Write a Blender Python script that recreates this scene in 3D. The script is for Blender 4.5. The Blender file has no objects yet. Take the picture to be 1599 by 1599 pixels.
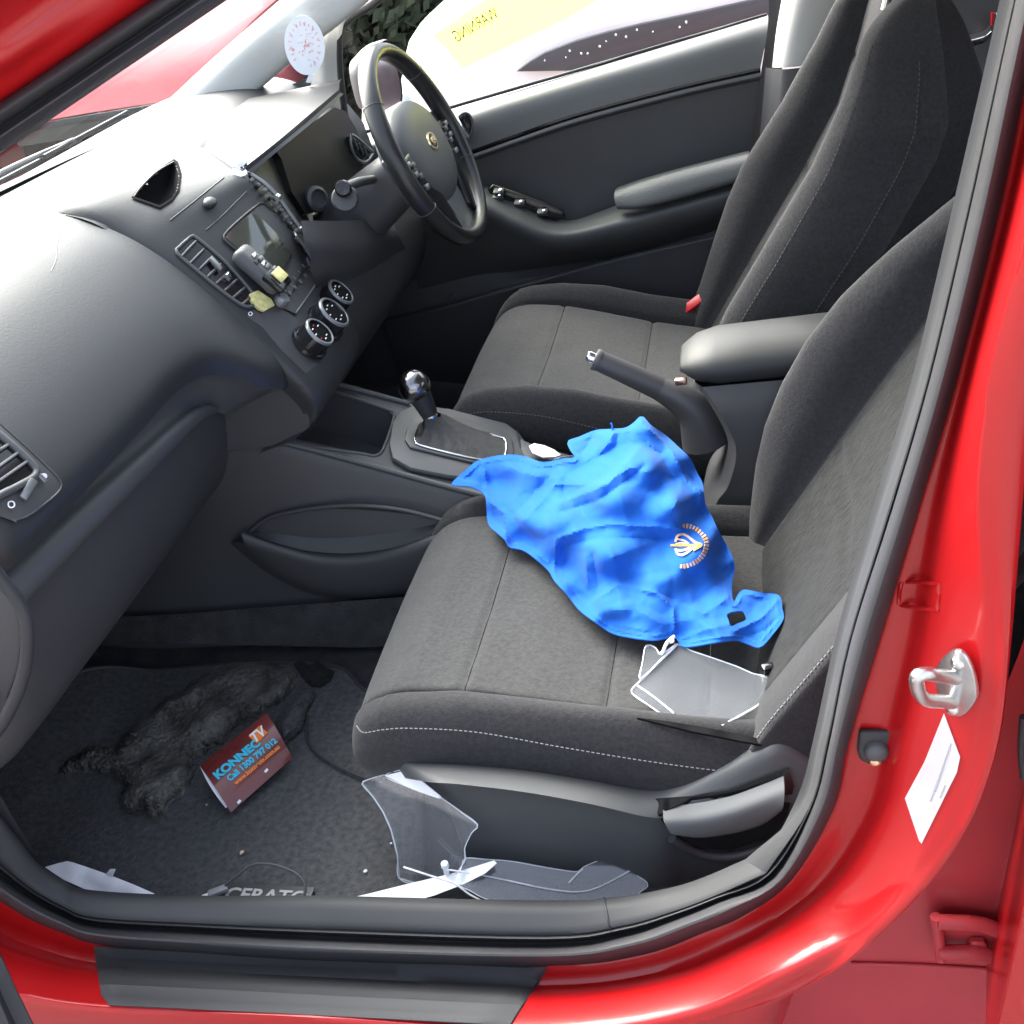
import bpy, bmesh, math, random
from mathutils import Vector, Matrix, noise
from mathutils.bvhtree import BVHTree
from mathutils.geometry import delaunay_2d_cdt
R = math.radians
random.seed(7)
sc = bpy.context.scene
COL = sc.collection
# ---------------------------------------------------------------- camera
CP = Vector((0.979, -0.715, 1.413))
AZ, PIT, ROLL, FL = -0.28124, -0.52762, -0.20950, 1802.0
_f = Vector((math.sin(AZ)*math.cos(PIT), math.cos(AZ)*math.cos(PIT), math.sin(PIT)))
_r = Vector((math.cos(AZ), -math.sin(AZ), 0)); _u = _r.cross(_f)
CR = math.cos(ROLL)*_r + math.sin(ROLL)*_u
CU = -math.sin(ROLL)*_r + math.cos(ROLL)*_u
cam = bpy.data.cameras.new('camera'); cam.sensor_width = 36; cam.lens = FL/1599*36
cam.clip_start = 0.05; cam.clip_end = 400
camo = bpy.data.objects.new('camera', cam); COL.objects.link(camo)
M = Matrix((CR, CU, -_f)).transposed().to_4x4(); M.translation = CP
camo.matrix_world = M; sc.camera = camo
# ---------------------------------------------------------------- light (bright overcast)
w = bpy.data.worlds.new('World'); sc.world = w; w.use_nodes = True
nt = w.node_tree; bg = nt.nodes['Background']
sky = nt.nodes.new('ShaderNodeTexSky'); sky.sky_type = 'NISHITA'; sky.sun_disc = False
SUN_EL, SUN_ROT = R(42), R(-48)
sky.sun_elevation = SUN_EL; sky.sun_rotation = SUN_ROT
sky.air_density = 1.0; sky.dust_density = 6.0; sky.ozone_density = .6
hs = nt.nodes.new('ShaderNodeHueSaturation'); hs.inputs['Saturation'].default_value = .6
nt.links.new(sky.outputs[0], hs.inputs['Color']); nt.links.new(hs.outputs[0], bg.inputs[0]); bg.inputs[1].default_value = 0.15
sun = bpy.data.lights.new('sun', 'SUN'); sun.energy = 2.8; sun.angle = R(75); sun.color = (1, .97, .93)
suno = bpy.data.objects.new('sun', sun); COL.objects.link(suno)
_sd = Vector((math.sin(SUN_ROT)*math.cos(SUN_EL), math.cos(SUN_ROT)*math.cos(SUN_EL), math.sin(SUN_EL)))
suno.rotation_euler = _sd.to_track_quat('Z', 'Y').to_euler(); suno.location = (0, 0, 20)
vs = sc.view_settings
vs.view_transform = 'Standard'; vs.look = 'None'; vs.gamma = 1; vs.use_curve_mapping = False; vs.exposure = 2.4
sc.render.film_transparent = False
sc.cycles.max_bounces = 10; sc.cycles.transparent_max_bounces = 16; sc.cycles.diffuse_bounces = 8
# ---------------------------------------------------------------- measuring: points of the place along sight lines
def ray(px, py): return ((px-800)/FL)*CR - ((py-800)/FL)*CU + _f
def P(px, py, x=None, y=None, z=None):
    d = ray(px, py)
    if x is not None: t = (x-CP.x)/d.x
    elif y is not None: t = (y-CP.y)/d.y
    else: t = (z-CP.z)/d.z
    return CP + d*t
def PP(px, py, pl):                                  # on the plane (point, normal)
    d = ray(px, py); return CP + d*((pl[0]-CP).dot(pl[1])/d.dot(pl[1]))
def plane3(a, b, c): return (a, (b-a).cross(c-a).normalized())
def row(pts, **k): return [P(a, b, **k) for a, b in pts]
def rowv(pts, ax='y'): return [P(a, b, **{ax: v}) for a, b, v in pts]
# ---------------------------------------------------------------- materials
MATS = {}
def mat(name, col, rough=.5, metal=0, coat=0, spec=.5, bump=0, bscale=200, var=0, vscale=6, sheen=0, coatr=.05, streak=None, bdist=.002):
    m = bpy.data.materials.new(name); m.use_nodes = True; n = m.node_tree; b = n.nodes['Principled BSDF']
    b.inputs['Base Color'].default_value = (*col, 1); b.inputs['Roughness'].default_value = rough
    b.inputs['Metallic'].default_value = metal; b.inputs['Coat Weight'].default_value = coat; b.inputs['Coat Roughness'].default_value = coatr
    b.inputs['Specular IOR Level'].default_value = spec; b.inputs['Sheen Weight'].default_value = sheen
    b.inputs['Sheen Roughness'].default_value = .5
    tc = n.nodes.new('ShaderNodeTexCoord'); src = tc.outputs['Object']
    if streak:
        mp = n.nodes.new('ShaderNodeMapping'); mp.inputs['Scale'].default_value = streak; mp.inputs['Rotation'].default_value = (.2, .3, .1)
        n.links.new(src, mp.inputs[0]); src2 = mp.outputs[0]
    else: src2 = src
    if var:
        t = n.nodes.new('ShaderNodeTexNoise'); t.inputs['Scale'].default_value = vscale; t.inputs['Detail'].default_value = 6
        n.links.new(src2, t.inputs['Vector'])
        mx = n.nodes.new('ShaderNodeMix'); mx.data_type = 'RGBA'
        cr = n.nodes.new('ShaderNodeMapRange'); cr.inputs[1].default_value = .3; cr.inputs[2].default_value = .7
        n.links.new(t.outputs['Fac'], cr.inputs[0]); n.links.new(cr.outputs[0], mx.inputs['Factor'])
        mx.inputs['A'].default_value = (*[c*(1-var) for c in col], 1); mx.inputs['B'].default_value = (*[min(1, c*(1+var)) for c in col], 1)
        n.links.new(mx.outputs['Result'], b.inputs['Base Color'])
        mr = n.nodes.new('ShaderNodeMapRange'); mr.inputs[3].default_value = max(.02, rough-.06); mr.inputs[4].default_value = min(1, rough+.08)
        n.links.new(t.outputs['Fac'], mr.inputs[0]); n.links.new(mr.outputs[0], b.inputs['Roughness'])
    if bump:
        t2 = n.nodes.new('ShaderNodeTexNoise'); t2.inputs['Scale'].default_value = bscale; t2.inputs['Detail'].default_value = 3
        n.links.new(src, t2.inputs['Vector'])
        bp = n.nodes.new('ShaderNodeBump'); bp.inputs['Strength'].default_value = bump; bp.inputs['Distance'].default_value = bdist
        n.links.new(t2.outputs['Fac'], bp.inputs['Height']); n.links.new(bp.outputs[0], b.inputs['Normal'])
    MATS[name] = m; return m
def glass_mat(name, tint=(1, 1, 1), gmax=.9, refl=.06, rough=.0, haze=0.0, hcol=(.8, .85, .9), fres=1.45):
    m = bpy.data.materials.new(name); m.use_nodes = True; n = m.node_tree; n.nodes.clear()
    o = n.nodes.new('ShaderNodeOutputMaterial'); tr = n.nodes.new('ShaderNodeBsdfTransparent'); tr.inputs[0].default_value = (*tint, 1)
    gl = n.nodes.new('ShaderNodeBsdfGlossy'); gl.inputs['Roughness'].default_value = rough
    lw = n.nodes.new('ShaderNodeLayerWeight'); pw = n.nodes.new('ShaderNodeMath'); pw.operation = 'POWER'; pw.inputs[1].default_value = 4.5
    n.links.new(lw.outputs['Facing'], pw.inputs[0])
    fr = n.nodes.new('ShaderNodeMapRange'); fr.inputs[3].default_value = refl; fr.inputs[4].default_value = gmax; n.links.new(pw.outputs[0], fr.inputs[0])
    mx = n.nodes.new('ShaderNodeMixShader'); n.links.new(fr.outputs[0], mx.inputs[0]); n.links.new(tr.outputs[0], mx.inputs[1]); n.links.new(gl.outputs[0], mx.inputs[2])
    last = mx
    if haze:
        df = n.nodes.new('ShaderNodeBsdfDiffuse'); df.inputs[0].default_value = (*hcol, 1)
        m2 = n.nodes.new('ShaderNodeMixShader'); m2.inputs[0].default_value = haze
        n.links.new(mx.outputs[0], m2.inputs[1]); n.links.new(df.outputs[0], m2.inputs[2]); last = m2
    n.links.new(last.outputs[0], o.inputs[0]); MATS[name] = m; return m
RED = mat('red paint', (.40, .006, .008), .38, coat=.45, coatr=.12, spec=.3, var=.06, vscale=3)
REDR = mat('washed-out red paint', (.52, .15, .16), .7, var=.06, spec=.08)  # pale glare over the far red car is mixed into this colour
REDD = mat('pinkish red paint', (.44, .045, .055), .5, coat=.2, spec=.3, var=.1, vscale=8)  # paler, pinker red for the door gap and hinge
DASH = mat('dash soft plastic', (.030, .031, .034), .46, bump=.3, bscale=300, var=.08, vscale=5, bdist=.0006, spec=.38)
PLAS = mat('black plastic', (.056, .056, .061), .45, bump=.2, bscale=380, var=.08, bdist=.0006)
SILLM = mat('sill plastic', (.046, .047, .050), .62, spec=.28, bump=.2, bscale=380, var=.10, bdist=.0005)
PLASG = mat('grey plastic', (.072, .075, .080), .50, spec=.45, bump=.2, bscale=380, var=.06, bdist=.0005)
GLOSS = mat('gloss black', (.012, .012, .014), .14, var=.1)
SATIN = mat('satin silver grey', (.20, .21, .22), .32, metal=.5, var=.05)
CHROME = mat('chrome', (.8, .81, .83), .1, metal=1, var=.02)
STEEL = mat('zinc steel', (.60, .59, .585), .30, metal=1, var=.12, vscale=60, bump=.2, bscale=90)
FAB = mat('seat fabric charcoal', (.033, .0325, .035), .95, sheen=.12, bump=.6, bscale=420, var=.22, vscale=200, spec=.15, bdist=.0016)
FABL = mat('seat fabric woven insert', (.019, .0195, .020), .95, sheen=.06, bump=.9, bscale=420, var=.6, vscale=34, spec=.15, streak=(1.2, 8, 2), bdist=.0016)
FABC = mat('seat centre fabric', (.050, .050, .051), .95, sheen=.15, bump=.6, bscale=420, var=.20, vscale=160, spec=.15, bdist=.0016)
THREAD = mat('grey thread', (.24, .24, .25), .8, var=.1)
THREADD = mat('dark grey thread', (.065, .065, .065), .8, var=.1)
RUB = mat('rubber seal', (.030, .030, .034), .58, var=.12, vscale=12, bump=.15, bscale=120)
CARP = mat('carpet', (.050, .050, .052), 1, bump=.9, bscale=380, var=.25, vscale=30, spec=.1, bdist=.004)
MATT = mat('mat pile', (.078, .079, .082), 1, bump=1, bscale=260, var=.30, vscale=110, spec=.1, bdist=.004)
LTRIM = mat('light pillar trim', (.52, .52, .50), .6, bump=.1, bscale=300, var=.04)
WHITE = mat('white paper', (.85, .86, .90), .6, var=.03, vscale=30)
WPAINT = mat('white paint', (.80, .80, .79), .3, coat=.8, var=.03)
FOAM = mat('charred foam', (.095, .091, .085), .95, bump=.9, bscale=90, var=.65, vscale=20, spec=.3, bdist=.008)
BLUE = mat('blue cotton', (.013, .118, .52), .9, sheen=.08, bump=.3, bscale=900, var=.07, vscale=12, spec=.2, bdist=.0005)
ORNG = mat('orange thread', (.70, .30, .06), .8, var=.2, vscale=300)
CREAM = mat('cream thread', (.62, .44, .32), .8, var=.15, vscale=300)
BELT = mat('red buckle', (.45, .006, .012), .35, var=.05)
GREYD = mat('ash grey print', (.35, .36, .38), .6, var=.05)
CONC = mat('concrete ground', (.22, .215, .21), .95, spec=.1, var=.2, vscale=1.3, bump=.4, bscale=40)
DARKG = mat('dark foliage', (.030, .040, .022), .9, var=.6, vscale=2.5)
BARK = mat('bark', (.07, .055, .045), .9, var=.3, bump=.6, bscale=20)
def thin_mat(name, col, tr=.6):
    m = bpy.data.materials.new(name); m.use_nodes = True; n = m.node_tree; n.nodes.clear()
    o = n.nodes.new('ShaderNodeOutputMaterial'); a = n.nodes.new('ShaderNodeBsdfDiffuse'); b = n.nodes.new('ShaderNodeBsdfTranslucent'); mx = n.nodes.new('ShaderNodeMixShader')
    a.inputs[0].default_value = b.inputs[0].default_value = (*col, 1); mx.inputs[0].default_value = tr
    n.links.new(a.outputs[0], mx.inputs[1]); n.links.new(b.outputs[0], mx.inputs[2]); n.links.new(mx.outputs[0], o.inputs[0]); return m
YEL = thin_mat('yellow sticker', (.88, .89, .42), .72)
OCH = mat('dark olive print', (.06, .06, .012), .7, var=.1)
YELP = mat('yellow card', (.62, .58, .25), .5, var=.25, vscale=120)
MAROON = mat('maroon print', (.14, .022, .020), .28, coat=.6, var=.2, vscale=14)
CYAN = mat('cyan print', (.03, .50, .72), .45, var=.05)
ORP = mat('orange print', (.85, .22, .03), .45, var=.05)
PINKT = mat('red sticker print', (.80, .42, .42), .6, var=.05)
EMISD = mat('dark screen', (.05, .055, .045), .09, coat=.6, var=.1)
GLASS = glass_mat('window glass', (.93, .96, .95), gmax=.12, refl=.03)
WGLASS = glass_mat('windscreen glass', (.90, .94, .93), gmax=.04, refl=.02)
CLEAR = glass_mat('clear acrylic', (.96, .97, .98), gmax=.9, refl=.06, rough=.03, haze=.055, hcol=(.78, .82, .9))  # slight diffuse haze stands in for the pale reflections on it
EDGE = glass_mat('acrylic edge', (1, 1, 1), refl=.15, rough=.1, haze=.7, hcol=(.85, .88, .92))
BADGE = mat('badge silver', (.42, .42, .40), .4, var=.1)
DKPIT = mat('tray lining', (.008, .008, .009), .85, spec=.06)
YCHROME = mat('yellow-lit chrome', (.80, .66, .34), .2, metal=1, var=.05)  # chrome emblem; the yellow reflected on it is put into the colour
KNOB = mat('dark chrome', (.22, .22, .23), .16, metal=1, var=.05)
DROP = glass_mat('water drop', (1, 1, 1), rough=.02, haze=.35, hcol=(.9, .9, .9))
# ---------------------------------------------------------------- builders
WL = {}                                            # world location of everything that can be a parent
def link(name, me, m, parent=None, smooth=True, sharp=40):
    vsx = [v.co for v in me.vertices]
    c = Vector((0, 0, 0))
    if vsx:
        lo = Vector([min(v[i] for v in vsx) for i in range(3)]); hi = Vector([max(v[i] for v in vsx) for i in range(3)]); c = (lo+hi)/2
    me.transform(Matrix.Translation(-c))
    o = bpy.data.objects.new(name, me); COL.objects.link(o)
    if m:
        for q in (m if isinstance(m, (list, tuple)) else [m]): me.materials.append(q)
    if smooth:
        for p in me.polygons: p.use_smooth = True
        if sharp: me.set_sharp_from_angle(angle=R(sharp))
    WL[o] = c
    if parent: o.parent = parent; o.location = c-WL[parent]
    else: o.location = c
    return o
def from_bm(name, bm, m, parent=None, smooth=True, sharp=40):
    me = bpy.data.meshes.new(name); bm.normal_update(); bm.to_mesh(me); bm.free(); return link(name, me, m, parent, smooth, sharp)
def thing(name, label, cat, loc=(0, 0, 0), group=None, kind=None):
    o = bpy.data.objects.new(name, None); COL.objects.link(o); o.location = loc; WL[o] = Vector(loc); o.empty_display_size = .05
    o['label'] = label; o['category'] = cat
    if group: o['group'] = group
    return o
def tag(o, label, cat, group=None, kind=None):
    o['label'] = label; o['category'] = cat
    if group: o['group'] = group
    if kind: o['kind'] = kind
    return o
def crom(pts, n, closed=False):                    # Catmull-Rom, resampled evenly by length
    p = [Vector(q) for q in pts]
    if len(p) == 2: return [p[0].lerp(p[1], i/(n-1)) for i in range(n)]
    out = []; k = len(p); seg = k if closed else k-1
    for i in range(seg):
        if closed: a, b, c, d = p[i-1], p[i], p[(i+1) % k], p[(i+2) % k]
        else:
            b, c = p[i], p[i+1]; a = p[i-1] if i else b*2-c; d = p[i+2] if i+2 < k else c*2-b
        for j in range(12):
            t = j/12; out.append(.5*((2*b)+(c-a)*t+(2*a-5*b+4*c-d)*t*t+(3*b-a-3*c+d)*t**3))
    out.append(p[0] if closed else p[-1])
    L = [0]
    for i in range(1, len(out)): L.append(L[-1]+(out[i]-out[i-1]).length)
    res = []; j = 0; m = n if closed else n-1
    for i in range(n):
        s = L[-1]*i/m
        while j < len(L)-2 and L[j+1] < s: j += 1
        t = 0 if L[j+1] == L[j] else (s-L[j])/(L[j+1]-L[j]); res.append(out[j].lerp(out[j+1], min(1, t)))
    return res
def crom_i(p, sub):                                # Catmull-Rom keeping the given points (uniform subdivision)
    out = []; k = len(p)
    for i in range(k-1):
        b, c = p[i], p[i+1]; a = p[i-1] if i else b*2-c; d = p[i+2] if i+2 < k else c*2-b
        for j in range(sub):
            t = j/sub; out.append(.5*((2*b)+(c-a)*t+(2*a-5*b+4*c-d)*t*t+(3*b-a-3*c+d)*t**3))
    out.append(p[-1]); return out
def grid_mesh(name, rows, m, parent=None, closed_u=False, closed_v=False, sharp=40, thick=0, caps=False):
    bm = bmesh.new(); V = [[bm.verts.new(q) for q in r] for r in rows]; nu = len(rows[0]); nv = len(rows)
    for j in range(nv if closed_v else nv-1):
        for i in range(nu if closed_u else nu-1):
            a, b, c, d = V[j][i], V[j][(i+1) % nu], V[(j+1) % nv][(i+1) % nu], V[(j+1) % nv][i]
            try: bm.faces.new((a, b, c, d))
            except ValueError: pass
    if caps:
        for r in (V[0], V[-1]):
            try: bm.faces.new(r)
            except ValueError: pass
    bmesh.ops.remove_doubles(bm, verts=bm.verts, dist=1e-6)
    bmesh.ops.recalc_face_normals(bm, faces=bm.faces)
    if thick: bmesh.ops.solidify(bm, geom=bm.faces[:], thickness=thick)
    return from_bm(name, bm, m, parent, True, sharp)
def loft(name, rows, m, parent=None, nu=32, sub=4, lin=False, thick=0, sharp=40, keep=False, usub=4):
    rr = [crom_i([Vector(q) for q in r], usub) if keep else crom(r, nu) for r in rows]
    n = len(rr[0]); cols = []
    for i in range(n):
        c = [r[i] for r in rr]
        cols.append(c if (lin or len(c) < 3) else crom_i(c, sub))
    return grid_mesh(name, [[c[j] for c in cols] for j in range(len(cols[0]))], m, parent, thick=thick, sharp=sharp)
def tube(name, pts, r, m, parent=None, n=40, k=10, closed=False, raw=False, flat=1, sharp=60, up=None):
    p = [Vector(q) for q in pts] if raw else crom(pts, n, closed); N = len(p); rows = []
    prev = None
    for i in range(N):
        t = (p[(i+1) % N]-p[i-1]) if closed else (p[min(i+1, N-1)]-p[max(i-1, 0)])
        t.normalize()
        if prev is None:
            h = Vector(up) if up else (Vector((0, 0, 1)) if abs(t.z) < .9 else Vector((1, 0, 0)))
        else: h = prev
        s = t.cross(h).normalized(); h = s.cross(t).normalized(); prev = h
        rad = r(i/(N-1)) if callable(r) else r
        rows.append([p[i]+(s*math.cos(a)+h*math.sin(a)*flat)*rad for a in [2*math.pi*j/k for j in range(k)]])
    return grid_mesh(name, rows, m, parent, closed_u=True, closed_v=closed, sharp=sharp, caps=not closed)
def prism(name, pts, vec, m, parent=None, bevel=0, seg=2, sharp=35, side=None):
    bm = bmesh.new(); v = [bm.verts.new(q) for q in pts]; f = bm.faces.new(v)
    r = bmesh.ops.extrude_face_region(bm, geom=[f]); nvx = [g for g in r['geom'] if isinstance(g, bmesh.types.BMVert)]
    bmesh.ops.translate(bm, verts=nvx, vec=Vector(vec))
    bmesh.ops.recalc_face_normals(bm, faces=bm.faces)
    if side is not None:
        for q in bm.faces:
            if len(q.verts) == 4 and len(pts) != 4 or abs(q.normal.dot(Vector(vec).normalized())) < .5: q.material_index = 1
    if bevel:
        bmesh.ops.bevel(bm, geom=[e for e in bm.edges if e.calc_face_angle(0) > .5], offset=bevel, segments=seg, profile=.5, affect='EDGES', clamp_overlap=True)
    return from_bm(name, bm, [m, side] if side is not None else m, parent, True, sharp)
def frame(o, xd, zd):
    zd = Vector(zd).normalized(); xd = Vector(xd); xd = (xd-zd*xd.dot(zd)).normalized(); yd = zd.cross(xd)
    mm = Matrix((xd, yd, zd)).transposed().to_4x4(); mm.translation = Vector(o); return mm
def box(name, o, size, m, parent=None, bevel=.002, xd=(1, 0, 0), zd=(0, 0, 1), seg=2, taper=1):
    bm = bmesh.new(); bmesh.ops.create_cube(bm, size=1)
    for v in bm.verts:
        v.co = Vector((v.co.x*size[0], v.co.y*size[1], v.co.z*size[2]))
        if v.co.z > 0: v.co.x *= taper; v.co.y *= taper
    if bevel: bmesh.ops.bevel(bm, geom=bm.edges[:], offset=bevel, segments=seg, profile=.5, affect='EDGES', clamp_overlap=True)
    bm.transform(frame(o, xd, zd)); return from_bm(name, bm, m, parent)
def lathe(name, prof, o, m, parent=None, xd=(1, 0, 0), zd=(0, 0, 1), k=28, sx=1, sy=1, caps=True):
    F = frame(o, xd, zd)
    rows = [[F @ Vector((r*math.cos(a)*sx, r*math.sin(a)*sy, h)) for a in [2*math.pi*j/k for j in range(k)]] for r, h in prof]
    return grid_mesh(name, rows, m, parent, closed_u=True, sharp=45, caps=caps)
def text(name, body, o, xd, zd, size, m, parent, ext=.0003, mirror=False, bold=0, shear=0, spacing=1, sx=1):
    cu = bpy.data.curves.new(name, 'FONT'); cu.body = body; cu.size = size; cu.extrude = ext; cu.offset = bold; cu.shear = shear
    cu.align_x = 'CENTER'; cu.align_y = 'CENTER'; cu.space_character = spacing
    tmp = bpy.data.objects.new(name, cu); COL.objects.link(tmp)
    me = bpy.data.meshes.new_from_object(tmp.evaluated_get(bpy.context.evaluated_depsgraph_get())); me.name = name
    bpy.data.objects.remove(tmp); bpy.data.curves.remove(cu)
    me.transform(frame(o, xd, zd) @ Matrix.Diagonal((-sx if mirror else sx, 1, 1, 1)))
    if mirror: me.flip_normals()
    me.materials.clear()
    return link(name, me, m, parent, False)
def pr(q):
    d = q-CP; zz = d.dot(_f); return 800+FL*d.dot(CR)/zz, 800-FL*d.dot(CU)/zz
def bvh(o):
    me = o.data; return BVHTree.FromPolygons([v.co+WL[o] for v in me.vertices], [tuple(p.vertices) for p in me.polygons])
def hit(tree, px, py, off=0):
    d = ray(px, py).normalized(); h = tree.ray_cast(CP, d)
    if h[0] is None: return None, None
    nn = h[1] if h[1].dot(d) < 0 else -h[1]
    return h[0]+nn*off, nn
def resample2(poly, step):
    out = []
    for i in range(len(poly)):
        a, b = Vector(poly[i]), Vector(poly[(i+1) % len(poly)]); n = max(1, int((b-a).length/step))
        out += [a.lerp(b, j/n) for j in range(n)]
    return out
def inside(q, poly):
    c = False; n = len(poly); x, y = q[0], q[1]
    for i in range(n):
        a, b = poly[i], poly[i-1]
        if (a[1] > y) != (b[1] > y) and x < (b[0]-a[0])*(y-a[1])/(b[1]-a[1])+a[0]: c = not c
    return c
def segd(q, a, b):
    ax, ay = a[0], a[1]; dx, dy = b[0]-ax, b[1]-ay; L = dx*dx+dy*dy
    t = 0 if L == 0 else max(0, min(1, ((q[0]-ax)*dx+(q[1]-ay)*dy)/L)); return math.hypot(q[0]-ax-dx*t, q[1]-ay-dy*t)
def pathd(q, path): return min(segd(q, path[i], path[i+1]) for i in range(len(path)-1))
def patch2d(poly, step, holes=(), jit=.25):        # triangulated sheet over an outline
    pts = resample2(poly, step); n = len(pts); edges = [(i, (i+1) % n) for i in range(n)]
    for h in holes:
        hp = resample2(h, step); s = len(pts); pts += hp; edges += [(s+i, s+(i+1) % len(hp)) for i in range(len(hp))]
    x0, x1 = min(p.x for p in pts), max(p.x for p in pts); y0, y1 = min(p.y for p in pts), max(p.y for p in pts)
    ring = [tuple(p) for p in pts[:n]]; y = y0; k = 0
    while y < y1:
        x = x0+(k % 2)*step/2
        while x < x1:
            q = (x+random.uniform(-jit, jit)*step, y+random.uniform(-jit, jit)*step)
            if inside(q, ring) and not any(inside(q, h) for h in holes) and min(segd(q, ring[i], ring[i-1]) for i in range(n)) > step*.45: pts.append(Vector(q))
            x += step
        y += step*.87; k += 1
    r = delaunay_2d_cdt([Vector((p.x, p.y)) for p in pts], edges, [], 0, 1e-5)
    tri = []
    for f in r[2]:
        c = sum((r[0][i] for i in f), Vector((0, 0)))/len(f)
        if inside(c, ring) and not any(inside(c, h) for h in holes): tri.append(f)
    return r[0], tri, ring
def rbf(ctrl):                                     # smooth value field through (u, v, value) samples, inverse-distance weighted
    def fn(u, v):
        s = t = 0
        for a, b, c in ctrl:
            wgt = 1/((a-u)**2+(b-v)**2+200)**1.5; s += wgt*c; t += wgt
        return s/t
    return fn
def crumple(x0, x1, y0, y1, step, amp, seed, ang=0, stretch=1):   # creased sheet: random heights joined by flat facets
    rg = random.Random(seed); pts = []; ca, sa = math.cos(ang), math.sin(ang); cx, cy = (x0+x1)/2, (y0+y1)/2; R_ = math.hypot(x1-x0, y1-y0)/2+step*2
    n = int(2*R_/step); m_ = int(2*R_/(step*stretch))
    for i in range(m_+1):
        for j in range(n+1):
            u = -R_+(i+rg.uniform(-.42, .42))*step*stretch; v = -R_+(j+rg.uniform(-.42, .42))*step
            pts.append(Vector((cx+u*ca-v*sa, cy+u*sa+v*ca)))
    r = delaunay_2d_cdt(pts, [], [], 0, 1e-5)
    t = BVHTree.FromPolygons([Vector((p.x, p.y, rg.uniform(-amp, amp)*1000)) for p in r[0]], r[2])
    def fn(x, y):
        h = t.ray_cast(Vector((x, y, 500)), Vector((0, 0, -1))); return h[0].z/1000 if h[0] else 0
    return fn
def dashes(name, pts, r, dl, gap, m, parent):      # a line of stitches
    p = crom(pts, 400); bm = bmesh.new(); L = 0; seg = []; cur = [p[0]]; on = True
    for i in range(1, len(p)):
        L += (p[i]-p[i-1]).length; cur.append(p[i])
        if L > (dl if on else gap):
            if on: seg.append((cur[0], cur[-1]))
            cur = [p[i]]; L = 0; on = not on
    for a, b in seg:
        t = (b-a).normalized(); s = t.cross(Vector((0, 0, 1))).normalized(); h = s.cross(t)
        V = [[bm.verts.new(q+(s*math.cos(k)+h*math.sin(k))*r) for k in (0, 1.57, 3.14, 4.71)] for q in (a, b)]
        for k in range(4): bm.faces.new((V[0][k], V[0][(k+1) % 4], V[1][(k+1) % 4], V[1][k]))
        bm.faces.new(V[0]); bm.faces.new(V[1][::-1])
    return from_bm(name, bm, m, parent)
# ================================================================ THE CAR
car = thing('red_car', 'red car with its passenger door open, seen into its cluttered black cabin', 'car', (.9, .89, 0))
def part(name, loc, parent=car):
    o = bpy.data.objects.new(name, None); COL.objects.link(o); o.parent = parent; o.location = Vector(loc)-WL[parent]; WL[o] = Vector(loc); o.empty_display_size = .05; return o
# door opening: columns run from the roof down the B pillar, round the corner and along the sill to the front
# (outer seal edge, groove, inner edge, ridge, outer edge)
DO = [((1640, -60), (1600, -60), (1590, -60), (1745, -60), (1790, -60)),
      ((1603, 113), (1562, 113), (1551, 113), (1668, 140), (1712, 150)),
      ((1558, 330), (1514, 335), (1499, 335), (1600, 400), (1655, 400)),
      ((1491, 597), (1452, 597), (1436, 597), (1548, 610), (1610, 640)),
      ((1431, 800), (1393, 800), (1373, 800), (1534, 790), (1594, 830)),
      ((1371, 1000), (1330, 1000), (1315, 1000), (1552, 975), (1580, 1000)),
      ((1322, 1161), (1296, 1161), (1279, 1161), (1537, 1131), (1563, 1150)),
      ((1299, 1262), (1270, 1262), (1250, 1262), (1501, 1262), (1525, 1262)),
      ((1232, 1375), (1210, 1372), (1165, 1345), (1440, 1357), (1466, 1358)),
      ((1160, 1428), (1125, 1410), (1095, 1375), (1362, 1440), (1387, 1444)),
      ((1097, 1455), (1055, 1438), (1040, 1391), (1262, 1526), (1287, 1518)),
      ((1000, 1490), (975, 1464), (960, 1404), (1100, 1592), (1131, 1601)),
      ((850, 1507), (850, 1481), (850, 1409), (850, 1622), (850, 1650)),
      ((500, 1500), (500, 1470), (500, 1401), (480, 1595), (480, 1640)),
      ((300, 1487), (300, 1459), (300, 1401), (270, 1586), (265, 1630)),
      ((150, 1473), (150, 1450), (140, 1392), (120, 1578), (105, 1620)),
      ((100, 1457), (97, 1432), (98, 1374), (20, 1562), (0, 1610)),
      ((50, 1437), (45, 1404), (62, 1350), (-60, 1540), (-90, 1590)),
      ((0, 1407), (-8, 1367), (30, 1310), (-150, 1490), (-190, 1540)),
      ((-80, 1350), (-90, 1310), (-30, 1230), (-260, 1420), (-300, 1460))]
ND = len(DO)
def dcol(k, y, dx=0, dy=0): return [P(c[k][0]+dx, c[k][1]+dy, y=y) for c in DO]
def lerpc(a, b, t, y): return [P(c[a][0]*(1-t)+c[b][0]*t, c[a][1]*(1-t)+c[b][1]*t, y=y) for c in DO]
seal_out = dcol(0, .10)
yr = [.03]*9+[.02, .012, .0, -.004]+[-.006]*7
ridge = [P(c[3][0], c[3][1], y=yr[i]) for i, c in enumerate(DO)]
edge = [P(c[4][0], c[4][1], y=yr[i]+.004) for i, c in enumerate(DO)]
fr_in = lerpc(0, 1, .6, .118)
m1 = [P(c[0][0]*.72+c[3][0]*.28, c[0][1]*.72+c[3][1]*.28, y=.094-.006*(i > 9)) for i, c in enumerate(DO)]
m2 = [P(c[0][0]*.55+c[3][0]*.45, c[0][1]*.55+c[3][1]*.45, y=(.066 if i < 10 else .05)) for i, c in enumerate(DO)]
m3 = [P(c[0][0]*.2+c[3][0]*.8, c[0][1]*.2+c[3][1]*.8, y=(.040 if i < 10 else .008)) for i, c in enumerate(DO)]
back = [q+Vector((.012 if i < 11 else 0, .10 if i < 11 else 0.02, -.01 if i < 11 else -.16)) for i, q in enumerate(edge)]
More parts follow.
